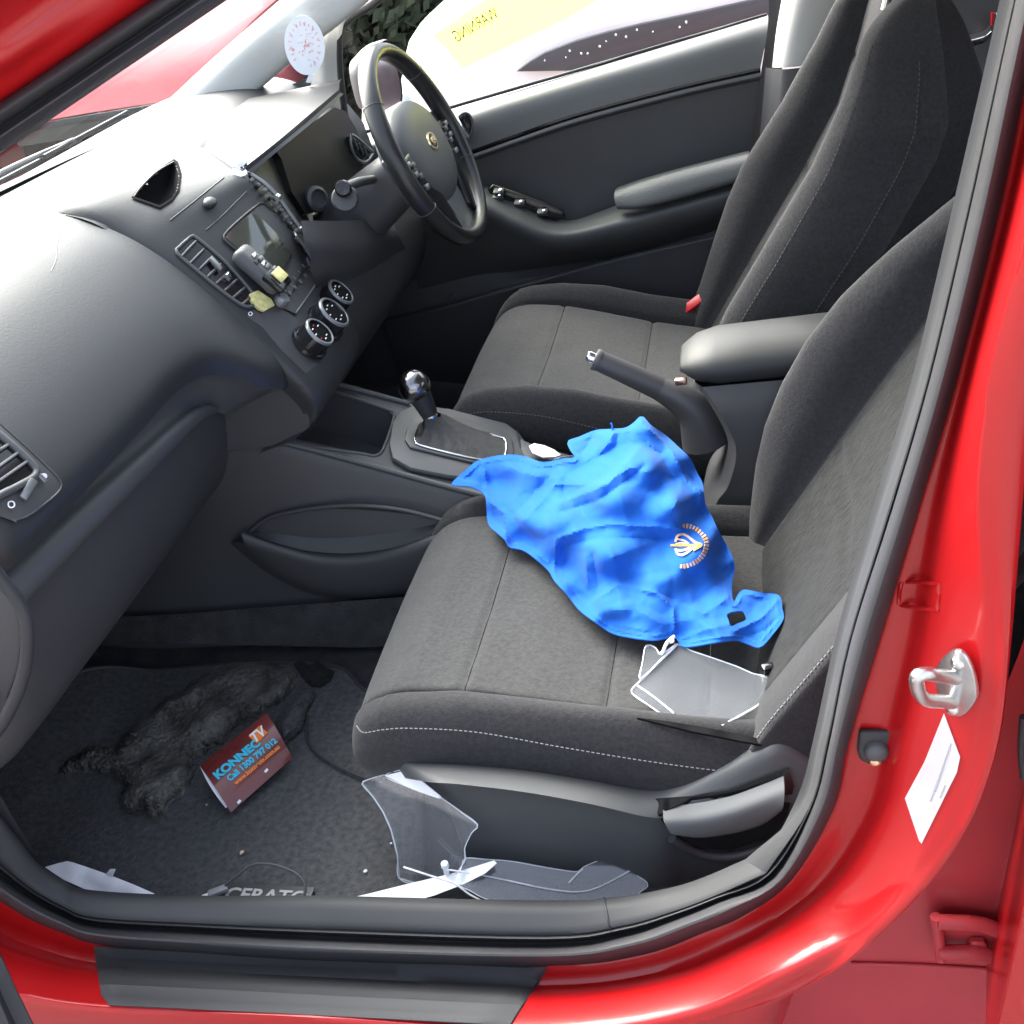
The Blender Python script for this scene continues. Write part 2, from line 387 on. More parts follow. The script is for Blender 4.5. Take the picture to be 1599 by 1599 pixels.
frm = loft('door_frame', [fr_in, seal_out, m1, m2, m3, ridge, edge, back], RED, car, keep=True, usub=5, sub=4, sharp=50)
FT = bvh(frm)
# black rubber seal: bulb outside, thin lip inside
s0 = dcol(0, .097, 3, 2); s1 = lerpc(0, 1, .15, .078); s2 = lerpc(0, 1, .5, .070); s3 = lerpc(0, 1, .85, .080); s4 = dcol(1, .100)
s5 = lerpc(1, 2, .12, .112); s6 = lerpc(1, 2, .2, .102); 
seal = loft('door_seal', [s0, s1, s2, s3, s4, s5, s6, lerpc(1, 2, .32, .112)], RUB, car, keep=True, usub=5, sub=3, sharp=50)
# inner lip and sill trim
i0 = lerpc(1, 2, .22, .113); i1 = lerpc(1, 2, .3, .105); i2 = lerpc(1, 2, .6, .115); i3 = lerpc(1, 2, .92, .130); i4 = dcol(2, .15); i5 = [q+Vector((-.004, .01, -.06 if i > 7 else 0)) for i, q in enumerate(i4)]
allr = [i0, i1, i2, i3, i4, i5]
loft('pillar_trim', [r[:9] for r in allr], SILLM, car, keep=True, usub=5, sub=3)
def endcut(r, a, b): return r[a:b]
def joint(r):                                        # trims meet at a joint on the sill
    p = crom_i(r[8:14], 10); return p
segs = [joint(r) for r in allr]
jc = 32
loft('sill_trim', [s[:jc+1] for s in segs], SILLM, car, keep=True, usub=1, sub=3)
loft('sill_trim', [s[jc:] for s in segs], SILLM, car, keep=True, usub=1, sub=3)
loft('sill_trim', [r[13:] for r in allr], SILLM, car, keep=True, usub=5, sub=3)
tube('trim_joint', [s[jc] for s in segs], .0016, RUB, car, n=16, k=6)
# step plate on the painted sill
plo = [(149, 1478), (300, 1492), (500, 1503), (700, 1508), (855, 1511)]
plb = [(164, 1570), (300, 1577), (500, 1583), (680, 1590), (797, 1602)]
def sill_row(t):
    out = []
    for a, b in zip(crom([Vector((*q, 0)) for q in plo], 60), crom([Vector((*q, 0)) for q in plb], 60)):
        q = a.lerp(b, t); h, n = hit(FT, q.x, q.y); out.append(h if h else P(q.x, q.y, y=.03))
    A, B = out[0], out[-1]; up = Vector((0, -.5, .87)); dev = sorted((o-A.lerp(B, i/59)).dot(up) for i, o in enumerate(out))[52]
    return [A.lerp(B, i/59)+up*max(0, dev)*min(1, i/4, (59-i)/4) for i in range(60)]
rows = []
for t, h in ((0, 0), (.04, .004), (.2, .006), (.33, .0065), (.35, .0025), (.41, .0025), (.43, .0065), (.55, .007), (.64, .007), (.655, .0085), (.67, .007), (.85, .006), (.95, .004), (1.0, .001), (1.01, -.006)):
    base_ = sill_row(t); r = []
    for k_, q in enumerate(base_):
        e = min(1, k_/3, (59-k_)/3)
        q = q+Vector((0, -.5, .87))*((h if (3 < k_ < 46 or h > .006 or t in (0, .04, .95, 1.0, 1.01)) else .0065)*(.3+.7*e)+.002)
        if k_ == 0 and t > .85: q += Vector((.006, 0, 0))
        r.append(q)
    r.insert(0, r[0]+Vector((-.002, .004, -.008))); r.append(r[-1]+Vector((.002, .004, -.008)))
    rows.append(r)
grid_mesh('sill_step_plate', rows, SILLM, car, sharp=60)
# ---- hardware on the B pillar
stk = part('door_striker', P(1490, 1070, y=.05))
F0 = P(1497, 1065, y=.042); nrm = Vector((-.62, -.75, -.1)).normalized(); upv = (P(1505, 1010, y=.035)-P(1490, 1125, y=.05)).normalized()
sx = upv.cross(nrm).normalized()
bp = []
for a in range(24):
    t = 2*math.pi*a/24; cx, cy = math.cos(t), math.sin(t)
    wv = .019*(1-.25*abs(cy)) * (1 if cx > 0 else 1); bp.append(F0+sx*cx*wv+upv*cy*.040)
prism('base_plate', bp, nrm*.005, STEEL, stk, bevel=.0015)
a1 = F0+upv*.008+nrm*.004; a2 = F0-upv*.022+nrm*.004
e1 = P(1442, 1052, y=.015); e2 = P(1446, 1094, y=.025)
tube('loop', [a1, a1.lerp(e1, .55), e1.lerp(a1, .1), P(1432, 1058, y=.015), P(1437, 1085, y=.02), e2.lerp(a2, .08), a2.lerp(e2, .55), a2], .0058, STEEL, stk, n=50, k=10)
for q in (F0+upv*.026, F0-upv*.030): lathe('screw', [(.0001, .0035), (.004, .003), (.006, .001), (.0062, -.002)], q+nrm*.005, STEEL, stk, sx, nrm, k=14)
# door switch in its rubber boot
swp, swn = hit(FT, 1369, 1162, .001)
sw = part('door_switch', swp)
su = Vector((0, 0, 1)); su = (P(1374, 1125, y=.09)-P(1366, 1190, y=.09)).normalized(); sr = (P(1400, 1150, y=.09)-P(1345, 1150, y=.09)).normalized(); sn = sr.cross(su).normalized(); sn = sn if sn.y < 0 else -sn
bt = [(-.0165, .019), (.0165, .019), (.0165, -.004), (.013, -.016), (.005, -.021), (-.005, -.021), (-.013, -.016), (-.0165, -.004)]
prism('boot', [swp+sr*a+su*b-sn*.002 for a, b in bt], sn*.007, RUB, sw, bevel=.003, seg=3)
lathe('button', [(.011, 0), (.0105, .005), (.008, .008), (.0001, .009)], swp+sn*.004-su*.002, PLASG, sw, sr, sn)
lathe('contact_pin', [(.0052, 0), (.005, .006), (.003, .0075), (.0001, .008)], swp+sn*.005-su*.0125, mat('brass', (.75, .50, .34), .3, metal=1), sw, sr, sn, k=16)
# white compliance sticker, follows the panel
def conform(name, pxpoly, tree, off, m, parent, step=10):
    vs_, tri, ring = patch2d([Vector(q) for q in pxpoly], step)
    bm = bmesh.new(); vv = []
    for v in vs_:
        h, n = hit(tree, v.x, v.y, off); vv.append(bm.verts.new(h if h else P(v.x, v.y, y=.06)))
    for f in tri: bm.faces.new([vv[i] for i in f])
    bmesh.ops.solidify(bm, geom=bm.faces[:], thickness=.0004)
    return from_bm(name, bm, m, parent)
conform('compliance_sticker', [(1476, 1113), (1501, 1181), (1496, 1205), (1441, 1317), (1437, 1312), (1415, 1246), (1445, 1190)], FT, .0015, WHITE, car)
for q in (((1487, 1160), (1455, 1250)), ((1480, 1180), (1462, 1235)), ((1478, 1225), (1470, 1245))): tube('label_print', [hit(FT, q[0][0]*(1-t)+q[1][0]*t, q[0][1]*(1-t)+q[1][1]*t, .0017)[0] for t in (0, .25, .5, .75, 1)], .0006, GREYD, car, raw=True, k=4)
# pressed rectangle
rc = [(1408, 912), (1418, 909), (1464, 912), (1467, 917), (1465, 948), (1460, 952), (1410, 946), (1404, 938)]
tube('pressing_rim', [hit(FT, *q, 0)[0] for q in rc], .0020, RED, car, n=60, k=6, closed=True)
# recess behind the pillar, rear door hinge and rear door
rq = [[P(x, y, y=.135) for x, y in r] for r in (((1640, 880), (1900, 860)), ((1560, 1100), (1850, 1100)), ((1440, 1330), (1800, 1330)), ((1200, 1500), (1780, 1530)), ((980, 1640), (1760, 1760)))]
loft('door_gap_panel', rq, REDD, car, nu=8, sub=3)
tube('panel_crease', row([(1330, 1505), (1440, 1508), (1560, 1515)], y=.133), .0025, REDD, car, n=12, k=6, raw=False)
hg = part('rear_door_hinge', P(1500, 1460, y=.12))
hp = [(1452, 1432), (1466, 1425), (1540, 1434), (1575, 1446), (1600, 1470), (1600, 1540), (1570, 1510), (1545, 1500), (1470, 1496), (1462, 1480)]
prism('hinge_plate', row(hp, y=.126), (0, -.005, .0), REDD, hg, bevel=.002)
tube('hinge_arm', row([(1466, 1440), (1540, 1446), (1595, 1475)], y=.108), .008, REDD, hg, n=16, k=8)
tube('hinge_arm', row([(1466, 1487), (1545, 1492), (1600, 1530)], y=.108), .008, REDD, hg, n=16, k=8)
tube('hinge_pin', row([(1462, 1432), (1470, 1498)], y=.112), .006, REDD, hg, n=8, k=10)
lathe('bolt', [(.011, 0), (.011, .006), (.0085, .008), (.0001, .0085)], P(1526, 1473, y=.119), REDD, hg, (1, 0, 0), (0, -1, 0), k=6)
ed = [P(1640, 1000, y=.03), P(1612, 1320, y=.02), P(1600, 1395, y=.016), P(1563, 1562, y=.012), P(1540, 1660, y=.012)]
rd = part('rear_door', ed[2])
skin = [[q+Vector((.02, .12, 0)) for q in ed], ed, [q+Vector((.006, -.012, 0)) for q in ed], [q+Vector((.08, -.016, 0)) for q in ed], [q+Vector((.9, 0, 0)) for q in ed]]
loft('door_skin', skin, RED, rd, nu=20, sub=3)
tube('edge_seal', [P(1600, 1120, y=.05), P(1597, 1170, y=.05), P(1601, 1215, y=.05)], .004, RUB, rd, n=10, k=8)
# open front door: only its black lower edge comes into view
fd = part('front_door', P(-40, 1560, y=-.06))
k0 = [P(-40, 1440, y=-.02), P(0, 1492, y=-.035), P(32, 1560, y=-.05), P(66, 1630, y=-.07)]
loft('door_edge_seal', [[q+Vector((-.02, .02, .03)) for q in k0], k0, [q+Vector((-.008, -.012, -.004)) for q in k0], [P(-70, 1440, y=-.03), P(-32, 1500, y=-.05), P(2, 1570, y=-.07), P(30, 1640, y=-.09)], [P(-90, 1440, y=-.03), P(-60, 1500, y=-.05), P(-30, 1570, y=-.07), P(-5, 1640, y=-.09)]], RUB, fd, nu=16, sub=3)
hx = P(-30, 1480, y=-.03)
prism('door_panel', [hx+Vector(q) for q in ((-.03, .02, 0), (-.09, .02, 0), (-.62, -.85, 0), (-.56, -.85, 0))], (0, 0, .55), PLAS, fd, bevel=.01)
# ---- front pillar, near side (red outside, grey seal inside)
ap = [[P(-160, 160, y=.11), P(0, 45, y=.16), P(160, -70, y=.2)], [P(-160, 205, y=.13), P(0, 98, y=.16), P(130, 2, y=.19), P(220, -64, y=.2)],
      [P(-160, 230, y=.14), P(0, 125, y=.175), P(180, 2, y=.2), P(270, -60, y=.2)], [P(-160, 262, y=.16), P(0, 161, y=.19), P(240, 0, y=.22), P(330, -60, y=.23)]]
apt = [[P(-160, 20, y=.07), P(0, -40, y=.12), P(120, -120, y=.15)]]
loft('front_pillar', apt+ap+[[q+Vector((-.02, .03, -.01)) for q in ap[-1]]], RED, car, nu=24, sub=4)
def apl(off, y): return [P(-160, 262+off*1.05, y=y-.02), P(0, 161+off, y=y), P(240+off*1.45, 0, y=y+.03), P(330+off*1.45, -60, y=y+.04)]
loft('pillar_seal', [apl(-2, .195), apl(6, .180), apl(18, .176), apl(30, .182), apl(38, .192), apl(44, .190), apl(52, .180), apl(62, .184), apl(72, .196), apl(80, .21)], RUB, car, nu=24, sub=3)
# ---- windscreen
wb = [P(-300, 390, z=1.052), P(0, 296, z=1.056), P(110, 244, z=1.056), P(215, 199, z=1.056), P(300, 160, z=1.05)]
wsn = Vector((.64, 0, .20))
ws = [[Vector((-.30, .15, 1.03)), Vector((-.36, .5, 1.035)), Vector((-.36, 1.0, 1.035)), Vector((-.28, 1.6, 1.03))], [Vector((.74, .26, 1.375)), Vector((.70, .6, 1.40)), Vector((.70, 1.2, 1.40)), Vector((.74, 1.53, 1.375))]]
loft('windscreen', ws, WGLASS, car, nu=16)
loft('windscreen_seal', [row([(-60, 318), (0, 291), (110, 240), (200, 199), (228, 180)], z=1.066), row([(-60, 324), (0, 297), (110, 246), (204, 205), (236, 186)], z=1.074), row([(-60, 333), (0, 306), (110, 254), (210, 211), (244, 192)], z=1.066)], RUB, car, nu=30, sub=3)
# ---- bonnet, roof and the rest of the shell
bn = []
for x, zc in ((-.34, .955), (-.6, .905), (-.95, .84), (-1.25, .75), (-1.4, .64), (-1.42, .45)):
    bn.append([Vector((x+.06*abs(y-.89)**2, y, zc-.20*abs((y-.89)/.85)**3)) for y in [.02+.087*i for i in range(21)]])
loft('bonnet', bn, RED, car, nu=21, sub=4)
loft('scuttle_panel', [[Vector((-.45, .1, .985)), Vector((-.50, .9, 1.0)), Vector((-.45, 1.68, .985))], [Vector((-.26, .12, 1.022)), Vector((-.32, .9, 1.028)), Vector((-.26, 1.66, 1.022))]], PLAS, car, nu=12)
def wiper(a, b, c):
    wv = part('wiper', a); tube('wiper_arm', [a, a.lerp(b, .5)+Vector((0, 0, .01)), b], .007, PLAS, wv, n=14, k=6); tube('wiper_blade', [b.lerp(c, -.5), c], .005, RUB, wv, n=6, k=6)
wiper(Vector((-.47, .55, 1.01)), Vector((-.38, .95, 1.035)), Vector((-.37, 1.30, 1.035)))
wiper(Vector((-.47, 1.05, 1.01)), Vector((-.36, 1.42, 1.04)), Vector((-.34, 1.62, 1.045)))
rf = []
for x, zc in ((.72, 1.405), (.8, 1.425), (.95, 1.44), (1.3, 1.45), (1.7, 1.42), (2.05, 1.33)):
    rf.append([Vector((x, y, zc-.04*abs((y-.89)/.66)**4)) for y in [.23+.066*i for i in range(21)]])
loft('roof', rf, RED, car, nu=21, sub=4)
loft('headliner', [[q+Vector((0, 0, -.03)) for q in r] for r in rf], LTRIM, car, nu=21, sub=4)
loft('rear_window', [[Vector((2.05, .3, 1.30)), Vector((2.08, .89, 1.33)), Vector((2.05, 1.48, 1.30))], [Vector((2.55, .25, 1.05)), Vector((2.6, .89, 1.07)), Vector((2.55, 1.53, 1.05))]], GLASS, car, nu=8)
loft('boot_lid', [[Vector((2.5, .12, 1.03)), Vector((2.55, .89, 1.06)), Vector((2.5, 1.66, 1.03))], [Vector((3.0, .12, 1.0)), Vector((3.05, .89, 1.04)), Vector((3.0, 1.66, 1.0))], [Vector((3.1, .14, .5)), Vector((3.15, .89, .5)), Vector((3.1, 1.64, .5))]], RED, car, nu=12, sub=3)
loft('rear_quarter', [[Vector((x, .10+.12*max(0, z-.9)*2, z)) for x in (1.2, 1.6, 2.0, 2.6, 3.05)] for z in (.3, .6, .9, 1.0)], RED, car, nu=10)
loft('rear_quarter', [[Vector((x, 1.70-.12*max(0, z-.9)*2, z)) for x in (1.2, 1.6, 2.0, 2.6, 3.05)] for z in (.3, .6, .9, 1.0)], RED, car, nu=10)
for y in (.26, 1.52):
    loft('rear_pillar', [[Vector((2.0, y, 1.36)), Vector((2.3, y-.1 if y < .9 else y+.1, 1.02))], [Vector((2.12, y+.03 if y < .9 else y-.03, 1.32)), Vector((2.62, y-.08 if y < .9 else y+.08, 1.02))]], RED, car, nu=6, thick=.02)
loft('roof_rail', [[Vector((x, .20, z)) for x, z in ((.74, 1.36), (.9, 1.38), (1.1, 1.40), (1.7, 1.39), (2.1, 1.31))], [Vector((x, .26, z)) for x, z in ((.74, 1.375), (.9, 1.405), (1.1, 1.43), (1.7, 1.41), (2.1, 1.33))]], RED, car, nu=16, thick=.02)
loft('near_wing', [[Vector((x, .01, z)) for z in (.25, .55, .82)] for x in (-1.3, -.9, -.5, -.14)], RED, car, nu=8)
# ---- floor and bulkhead
loft('floor_carpet', [[Vector((x, y, z)) for y in (.14, .5, .74)] for x, z in ((-.50, .66), (-.42, .48), (-.30, .34), (-.16, .302), (.2, .300), (.6, .300), (1.2, .300))], CARP, car, nu=8, sub=4)
loft('floor_carpet', [[Vector((x, y, z)) for y in (.98, 1.3, 1.64)] for x, z in ((-.50, .66), (-.42, .48), (-.30, .34), (-.16, .302), (.2, .300), (.6, .300), (1.2, .300))], CARP, car, nu=8, sub=4)
loft('rear_floor', [[Vector((x, y, z)) for y in (.14, .9, 1.66)] for x, z in ((1.15, .30), (1.5, .3), (1.55, .55), (2.1, .5))], CARP, car, nu=6, lin=True)
loft('bulkhead', [[Vector((-.44, y, z)) for y in (.12, .9, 1.66)] for z in (.35, .7, 1.0)], CARP, car, nu=6)
loft('kick_panel', [[Vector((x, .150+.012*(z < .5), z)) for x in (-.48, -.3, -.1, .03)] for z in (.28, .5, .7, .86)], PLAS, car, nu=8, sub=3)
loft('driver_sill', [[Vector((x, y, z)) for x in (-.5, .3, 1.2)] for y, z in ((1.58, .25), (1.60, .35), (1.63, .37), (1.72, .36), (1.74, .2))], PLAS, car, nu=8, sub=3)
loft('kick_panel', [[Vector((x, 1.625, z)) for x in (-.48, -.2, .1, .2)] for z in (.28, .5, .7, .86)], PLAS, car, nu=8, sub=3)
loft('sill_carpet', [[Vector((x, y, z)) for x in (-.1, .3, .7, 1.0)] for y, z in ((.150, .345), (.158, .330), (.166, .298))], CARP, car, nu=8)
tube('scuff_strip', [P(-30, 860, y=.12), P(0, 902, y=.12), P(32, 945, y=.12), P(43, 985, y=.115), P(38, 1050, y=.11), P(10, 1120, y=.105), P(-40, 1190, y=.10)], .007, RUB, car, n=30, k=10)
prism('dash_end_cover', [P(x, y, y=.135) for x, y in ((-90, 880), (-4, 905), (24, 950), (34, 990), (28, 1050), (2, 1112), (-90, 1210))], (0, .01, 0), PLAS, car, bevel=.004)
# ================================================================ dashboard
dash = part('dashboard', (0.05, .85, .9))
def prof(y):
    k = max(0, min(1, (y-.19)/.42)); dz1 = -.036*k; dz2 = -.019*k
    e = max(0, (.17-y)/.06)**2*.03
    dn = .005*max(0, min(1, (y-.69)/.05)); 
    tl = max(0, min(1, (y-.60)/.145)); tl = tl*tl*(3-2*tl); sh = {7: (.008, -.012), 8: (.030, -.042), 9: (.055, -.078), 10: (.062, -.090), 11: (.052, -.090), 12: (.02, -.082), 13: (-.005, -.075), 14: (-.015, -.062), 15: (-.02, -.048), 16: (-.02, -.035), 17: (-.01, -.03)}
    return [(a+tl*sh.get(i, (0, 0))[0], b+tl*sh.get(i, (0, 0))[1]-(dn if 4 < i < 10 else dn*.5 if i == 4 else 0)) for i, (a, b) in enumerate([(-.32, 1.040), (-.24, 1.058), (-.14, 1.072), (-.05, 1.076), (.01, 1.066), (.065, 1.040), (.115, 1.003), (.157, .962), (.187, .922), (.203, .888), (.198, .861), (.180, .856), (.166, .853+dz1*.6), (.170, .850+dz1), (.182, .840+dz1*.8), (.186, .822+dz2), (.178, .806+dz2), (.158, .800+dz2), (.152, .79), (.135, .70), (.10, .62), (.02, .575), (-.2, .58)])], e
YS = [.115, .125, .15, .19, .27, .36, .46, .56, .64, .70, .735, .748]
DR = []
for k in range(23):
    DR.append([Vector((prof(y)[0][k][0]-prof(y)[1]*2-(.03 if (y < .12) else 0), y, prof(y)[0][k][1]-prof(y)[1]*.4)) for y in YS])
rowsD = []
for r in DR: rowsD.append(crom_i(r, 4))
pad = grid_mesh('dash_pad', [[c for c in crom_i([rowsD[k][i] for k in range(11)], 5)] for i in range(len(rowsD[0]))], DASH, dash)
grid_mesh('dash_lower', [[c for c in crom_i([rowsD[k][i] for k in range(10, 19)], 4)] for i in range(len(rowsD[0]))], PLASG, dash)
grid_mesh('glovebox', [[c for c in crom_i([rowsD[k][i] for k in range(17, 23)], 4)] for i in range(len(rowsD[0]))], PLAS, dash)
PT = bvh(pad)
# faint airbag cover line on the pad
def online(tree, pts, off=0, n=30):
    return [hit(tree, q.x, q.y, off)[0] for q in crom([Vector((a, b, 0)) for a, b in pts], n)]
tube('airbag_seam', [q for q in online(PT, [(104, 332), (90, 380), (88, 405), (80, 425)]) if q], .0007, PLAS, dash, raw=True, k=5)
loft('dash_top', [[Vector((x, y, z)) for y in (.74, 1.0, 1.3, 1.62)] for x, z in ((-.34, 1.036), (-.24, 1.0585), (-.14, 1.0725), (-.05, 1.0735), (.01, 1.064), (.06, 1.04), (.10, .99))], DASH, dash, nu=20, sub=4)
# centre stack, turned towards the driver
SL = [(-.12, .75, 1.070), (.012, .75, 1.069), (.08, .75, 1.022), (.136, .75, .973), (.198, .75, .901), (.245, .75, .833), (.287, .75, .770), (.296, .755, .735), (.275, .757, .700), (.20, .76, .675)]
SR = [(-.12, 1.17, 1.070), (.02, 1.12, 1.070), (.161, 1.0, 1.031), (.192, 1.0, .994), (.231, 1.0, .905), (.252, 1.0, .84), (.276, 1.0, .775), (.286, .99, .735), (.270, .985, .700), (.20, .985, .675)]
sr_ = []
for a, b in zip(SL, SR):
    a, b = Vector(a), Vector(b); mid = a.lerp(b, .5)+Vector((.012, 0, .010))
    sr_.append([a+Vector((-.03, -.002, -.02)), a, a.lerp(mid, .5)+Vector((.004, 0, .003)), mid, b.lerp(mid, .5)+Vector((.004, 0, .003)), b, b+Vector((-.05, .004, -.03))])
stack = loft('centre_stack', sr_, DASH, dash, keep=True, usub=5, sub=6, sharp=30)
ST = bvh(stack)
prism('stack_side', [Vector((x, .7525, z)) for x, z in ((.03, 1.03), (.12, .972), (.190, .892), (.238, .826), (.280, .764), (.290, .735), (.270, .695), (.20, .67), (-.2, .66), (-.2, 1.0))], (0, .004, 0), PLAS, dash, bevel=0)
def S(px, py, off=0):
    h, n = hit(ST, px, py, off)
    if h is None: h = P(px, py, y=.88); n = Vector((.7, 0, .7))
    return h
def sconf(name, poly, off, m, parent=dash, thick=.002, step=7):
    vs_, tri, ring = patch2d([Vector(q) for q in poly], step); bm = bmesh.new()
    vv = [bm.verts.new(S(v.x, v.y, off)) for v in vs_]
    for f in tri: bm.faces.new([vv[i] for i in f])
    bmesh.ops.recalc_face_normals(bm, faces=bm.faces)
    if sum((f.normal.dot(CP-f.calc_center_median()) for f in bm.faces)) < 0: bmesh.ops.reverse_faces(bm, faces=bm.faces)
    bmesh.ops.solidify(bm, geom=bm.faces[:], thickness=thick)
    return from_bm(name, bm, m, parent)
def oline(name, poly, off, r, m, parent=dash, closed=True, n=50):
    return tube(name, [S(q.x, q.y, off) for q in crom([Vector((a, b, 0)) for a, b in poly], n, closed)], r, m, parent, raw=True, closed=closed, k=8)
bezel = [(404, 320), (414, 322), (442, 345), (470, 378), (486, 403), (484, 412), (470, 428), (452, 462), (436, 452), (392, 412), (352, 378), (349, 370), (368, 350)]
sconf('screen_bezel', bezel, .0018, PLAS)
sconf('screen', [(391, 335), (402, 338), (430, 366), (454, 398), (428, 446), (392, 410), (352, 374), (365, 358)], .0032, EMISD)
oline('screen_rim', bezel, .002, .0022, DASH)
# radio button row below the screen
sconf('radio_panel', [(456, 402), (478, 408), (494, 420), (495, 436), (486, 452), (468, 478), (460, 492), (440, 482), (432, 462)], .0030, PLAS)
oline('radio_rim', [(494, 424), (496, 436), (486, 454), (470, 478), (460, 492)], .004, .0018, PLASG, closed=False)
sconf('radio_cover', [(440, 445), (455, 405), (470, 416), (452, 462)], .0045, PLASG)
for k in range(6):
    q = S(482-8.0*k, 424+9.2*k, .005); box('radio_button', q, (.007, .007, .0015), PLASG, dash, .0005, xd=(.3, .8, 0), zd=(.75, -.1, .6))
for k in range(5):
    q = S(470-7.0*k, 418+9.6*k, .006); box('radio_button', q, (.0025, .006, .001), SATIN, dash, .0008, xd=(.3, .8, 0), zd=(.75, -.1, .6))
SNN = Vector((.80, .02, .60)).normalized()
for px, py, rr_ in ((485, 414, .0125), (436, 474, .011)):
    lathe('radio_knob', [(rr_, 0), (rr_*.98, .012), (rr_*.85, .014), (.0001, .0142)], S(px, py, .001), SATIN, dash, (0, 1, 0), SNN, k=22)
sconf('lower_fascia', [(396, 484), (408, 490), (432, 478), (462, 496), (488, 446), (498, 440), (512, 470), (520, 490), (508, 535), (494, 572), (478, 584), (440, 548), (410, 512), (386, 496)], .0006, PLAS)
# three climate knobs in their panel
sconf('climate_panel', [(466, 500), (490, 462), (502, 452), (518, 478), (522, 492), (510, 525), (492, 556), (474, 552), (462, 530)], .0012, PLAS)
for i, (px, py) in enumerate(((482, 538), (505, 507), (516, 475))):
    o = S(px, py, 0); rr_ = (.026, .029, .025)[i]
    lathe('knob_base', [(rr_*1.18, 0), (rr_*1.15, .006), (rr_, .007)], o, GLOSS, dash, (0, 1, 0), SNN, k=30)
    lathe('knob_ring', [(rr_*.985, .0275), (rr_*.975, .030), (rr_*.92, .0315), (rr_*.84, .0315), (rr_*.80, .029)], o, SATIN, dash, (0, 1, 0), SNN, k=36, caps=False)
    lathe('climate_knob', [(rr_, .004), (rr_*.97, .024), (rr_*.92, .030), (rr_*.78, .031), (rr_*.74, .027), (.0001, .027)], o, GLOSS, dash, (0, 1, 0), SNN, k=36)
    lathe('knob_face', [(rr_*.74, .026), (rr_*.72, .0285), (.0001, .0285)], o, DKPIT, dash, (0, 1, 0), SNN, k=30)
    for a in range(7):
        t = math.pi*(.2+.25*a); box('knob_marking', o+SNN*.0288+Vector((0, 1, 0))*math.cos(t)*rr_*.5+SNN.cross(Vector((0, 1, 0)))*math.sin(t)*rr_*.5, (.005, .0016, .0006), (WHITE, BELT, CHROME)[(a+i) % 3] if i == 0 else WHITE, dash, 0, xd=(0, math.cos(t), 0), zd=SNN)
lathe('climate_button', [(.007, 0), (.0068, .006), (.0001, .0065)], S(492, 518, .001), SATIN, dash, (0, 1, 0), SNN, k=18)
# left vent of the stack, with its slats
def vent(name, poly, parent, nsl, a0, a1, b0, b1, tree=None, rim=PLASG, depth=.012):
    v = part(name, S(sum(q[0] for q in poly)/len(poly), sum(q[1] for q in poly)/len(poly)), car)
    sconf('vent_well', poly, .0010, GLOSS, v, thick=.004)
    oline('vent_rim', poly, .002, .0028, rim, v)
    for k in range(nsl):
        t = (k+.6)/nsl; p0 = Vector(a0).lerp(Vector(a1), t); p1 = Vector(b0).lerp(Vector(b1), t)
        tube('slat', [S(p0.x, p0.y, .003), S((p0.x+p1.x)/2, (p0.y+p1.y)/2, .004), S(p1.x, p1.y, .003)], .0021, PLAS, v, n=6, k=6)
    return v
lv = [(296, 373), (303, 371), (330, 392), (362, 422), (388, 452), (400, 470), (392, 480), (378, 478), (345, 455), (305, 422), (276, 396), (280, 388)]
vent('centre_vent', lv, dash, 8, (276, 396), (382, 482), (298, 372), (400, 468))
box('vent_tab', S(334, 417, .008), (.022, .008, .006), SATIN, dash, .0015, xd=P(344, 408, y=.8)-P(326, 426, y=.8), zd=SNN)
lathe('vent_wheel', [(.006, -.004), (.006, .004)], S(352, 437, .006), CHROME, dash, SNN, (0, 1, 0), k=16)
oline('vent_mark', [(391, 488), (394, 491), (391, 494), (388, 491)], .001, .0006, WHITE, n=16)
# right vent of the stack, seen edge on
rv = part('centre_vent', S(410, 310), car)
ve = crom([Vector(q) for q in [P(382, 281, y=.985), P(405, 297, y=.985), P(425, 318, y=.985), P(446, 347, y=.985), P(466, 375, y=.985)]], 30)
tube('vent_rim', [q+Vector((.008, .012, .004)) for q in ve], .0035, SATIN, rv, raw=True, k=8)
for k in range(2, 28, 3): box('slat', ve[k]+Vector((.004, .004, .002)), (.006, .02, .008), GLOSS if k % 2 else PLASG, rv, .001, xd=ve[k+1]-ve[k], zd=SNN)
lathe('vent_wheel', [(.006, -.005), (.006, .005)], ve[13]+Vector((.008, .006, .006)), CHROME, rv, SNN, (0, 1, 0), k=14)
lathe('vent_wheel', [(.005, -.005), (.005, .005)], ve[27]+Vector((.008, .006, .006)), CHROME, rv, SNN, (0, 1, 0), k=14)
# hazard button, speaker recess on top, seams
lathe('hazard_button', [(.016, 0), (.0155, .004), (.012, .006), (.0001, .0062)], S(328, 318, 0), DASH, dash, (0, 1, 0), Vector((.6, 0, .8)), k=24, sy=.55)
oline('stack_seam', [(266, 345), (300, 318), (350, 278)], .0004, .0009, PLAS, closed=False)
oline('stack_seam', [(322, 360), (345, 340), (385, 300)], .0004, .0009, PLAS, closed=False)
rcs = [(209, 309), (222, 292), (245, 270), (270, 254), (276, 258), (281, 275), (278, 298), (268, 312), (250, 323)]
bmt = bmesh.new(); bmt.from_mesh(stack.data)
bmesh.ops.subdivide_edges(bmt, edges=[e for e in bmt.edges if inside(pr((e.verts[0].co+e.verts[1].co)/2+WL[stack]), [(195, 315), (240, 250), (285, 240), (295, 310), (250, 335)])], cuts=3, use_grid_fill=True)
bmesh.ops.delete(bmt, geom=[f for f in bmt.faces if inside(pr(f.calc_center_median()+WL[stack]), rcs)], context='FACES')
bmt.to_mesh(stack.data); bmt.free()
for p_ in stack.data.polygons: p_.use_smooth = True
rr0 = [S(q.x, q.y, .0022) for q in resample2([Vector(q) for q in rcs], 6)]; rc0 = sum(rr0, Vector())/len(rr0); dn_ = Vector((-.4, 0, -1)).normalized()
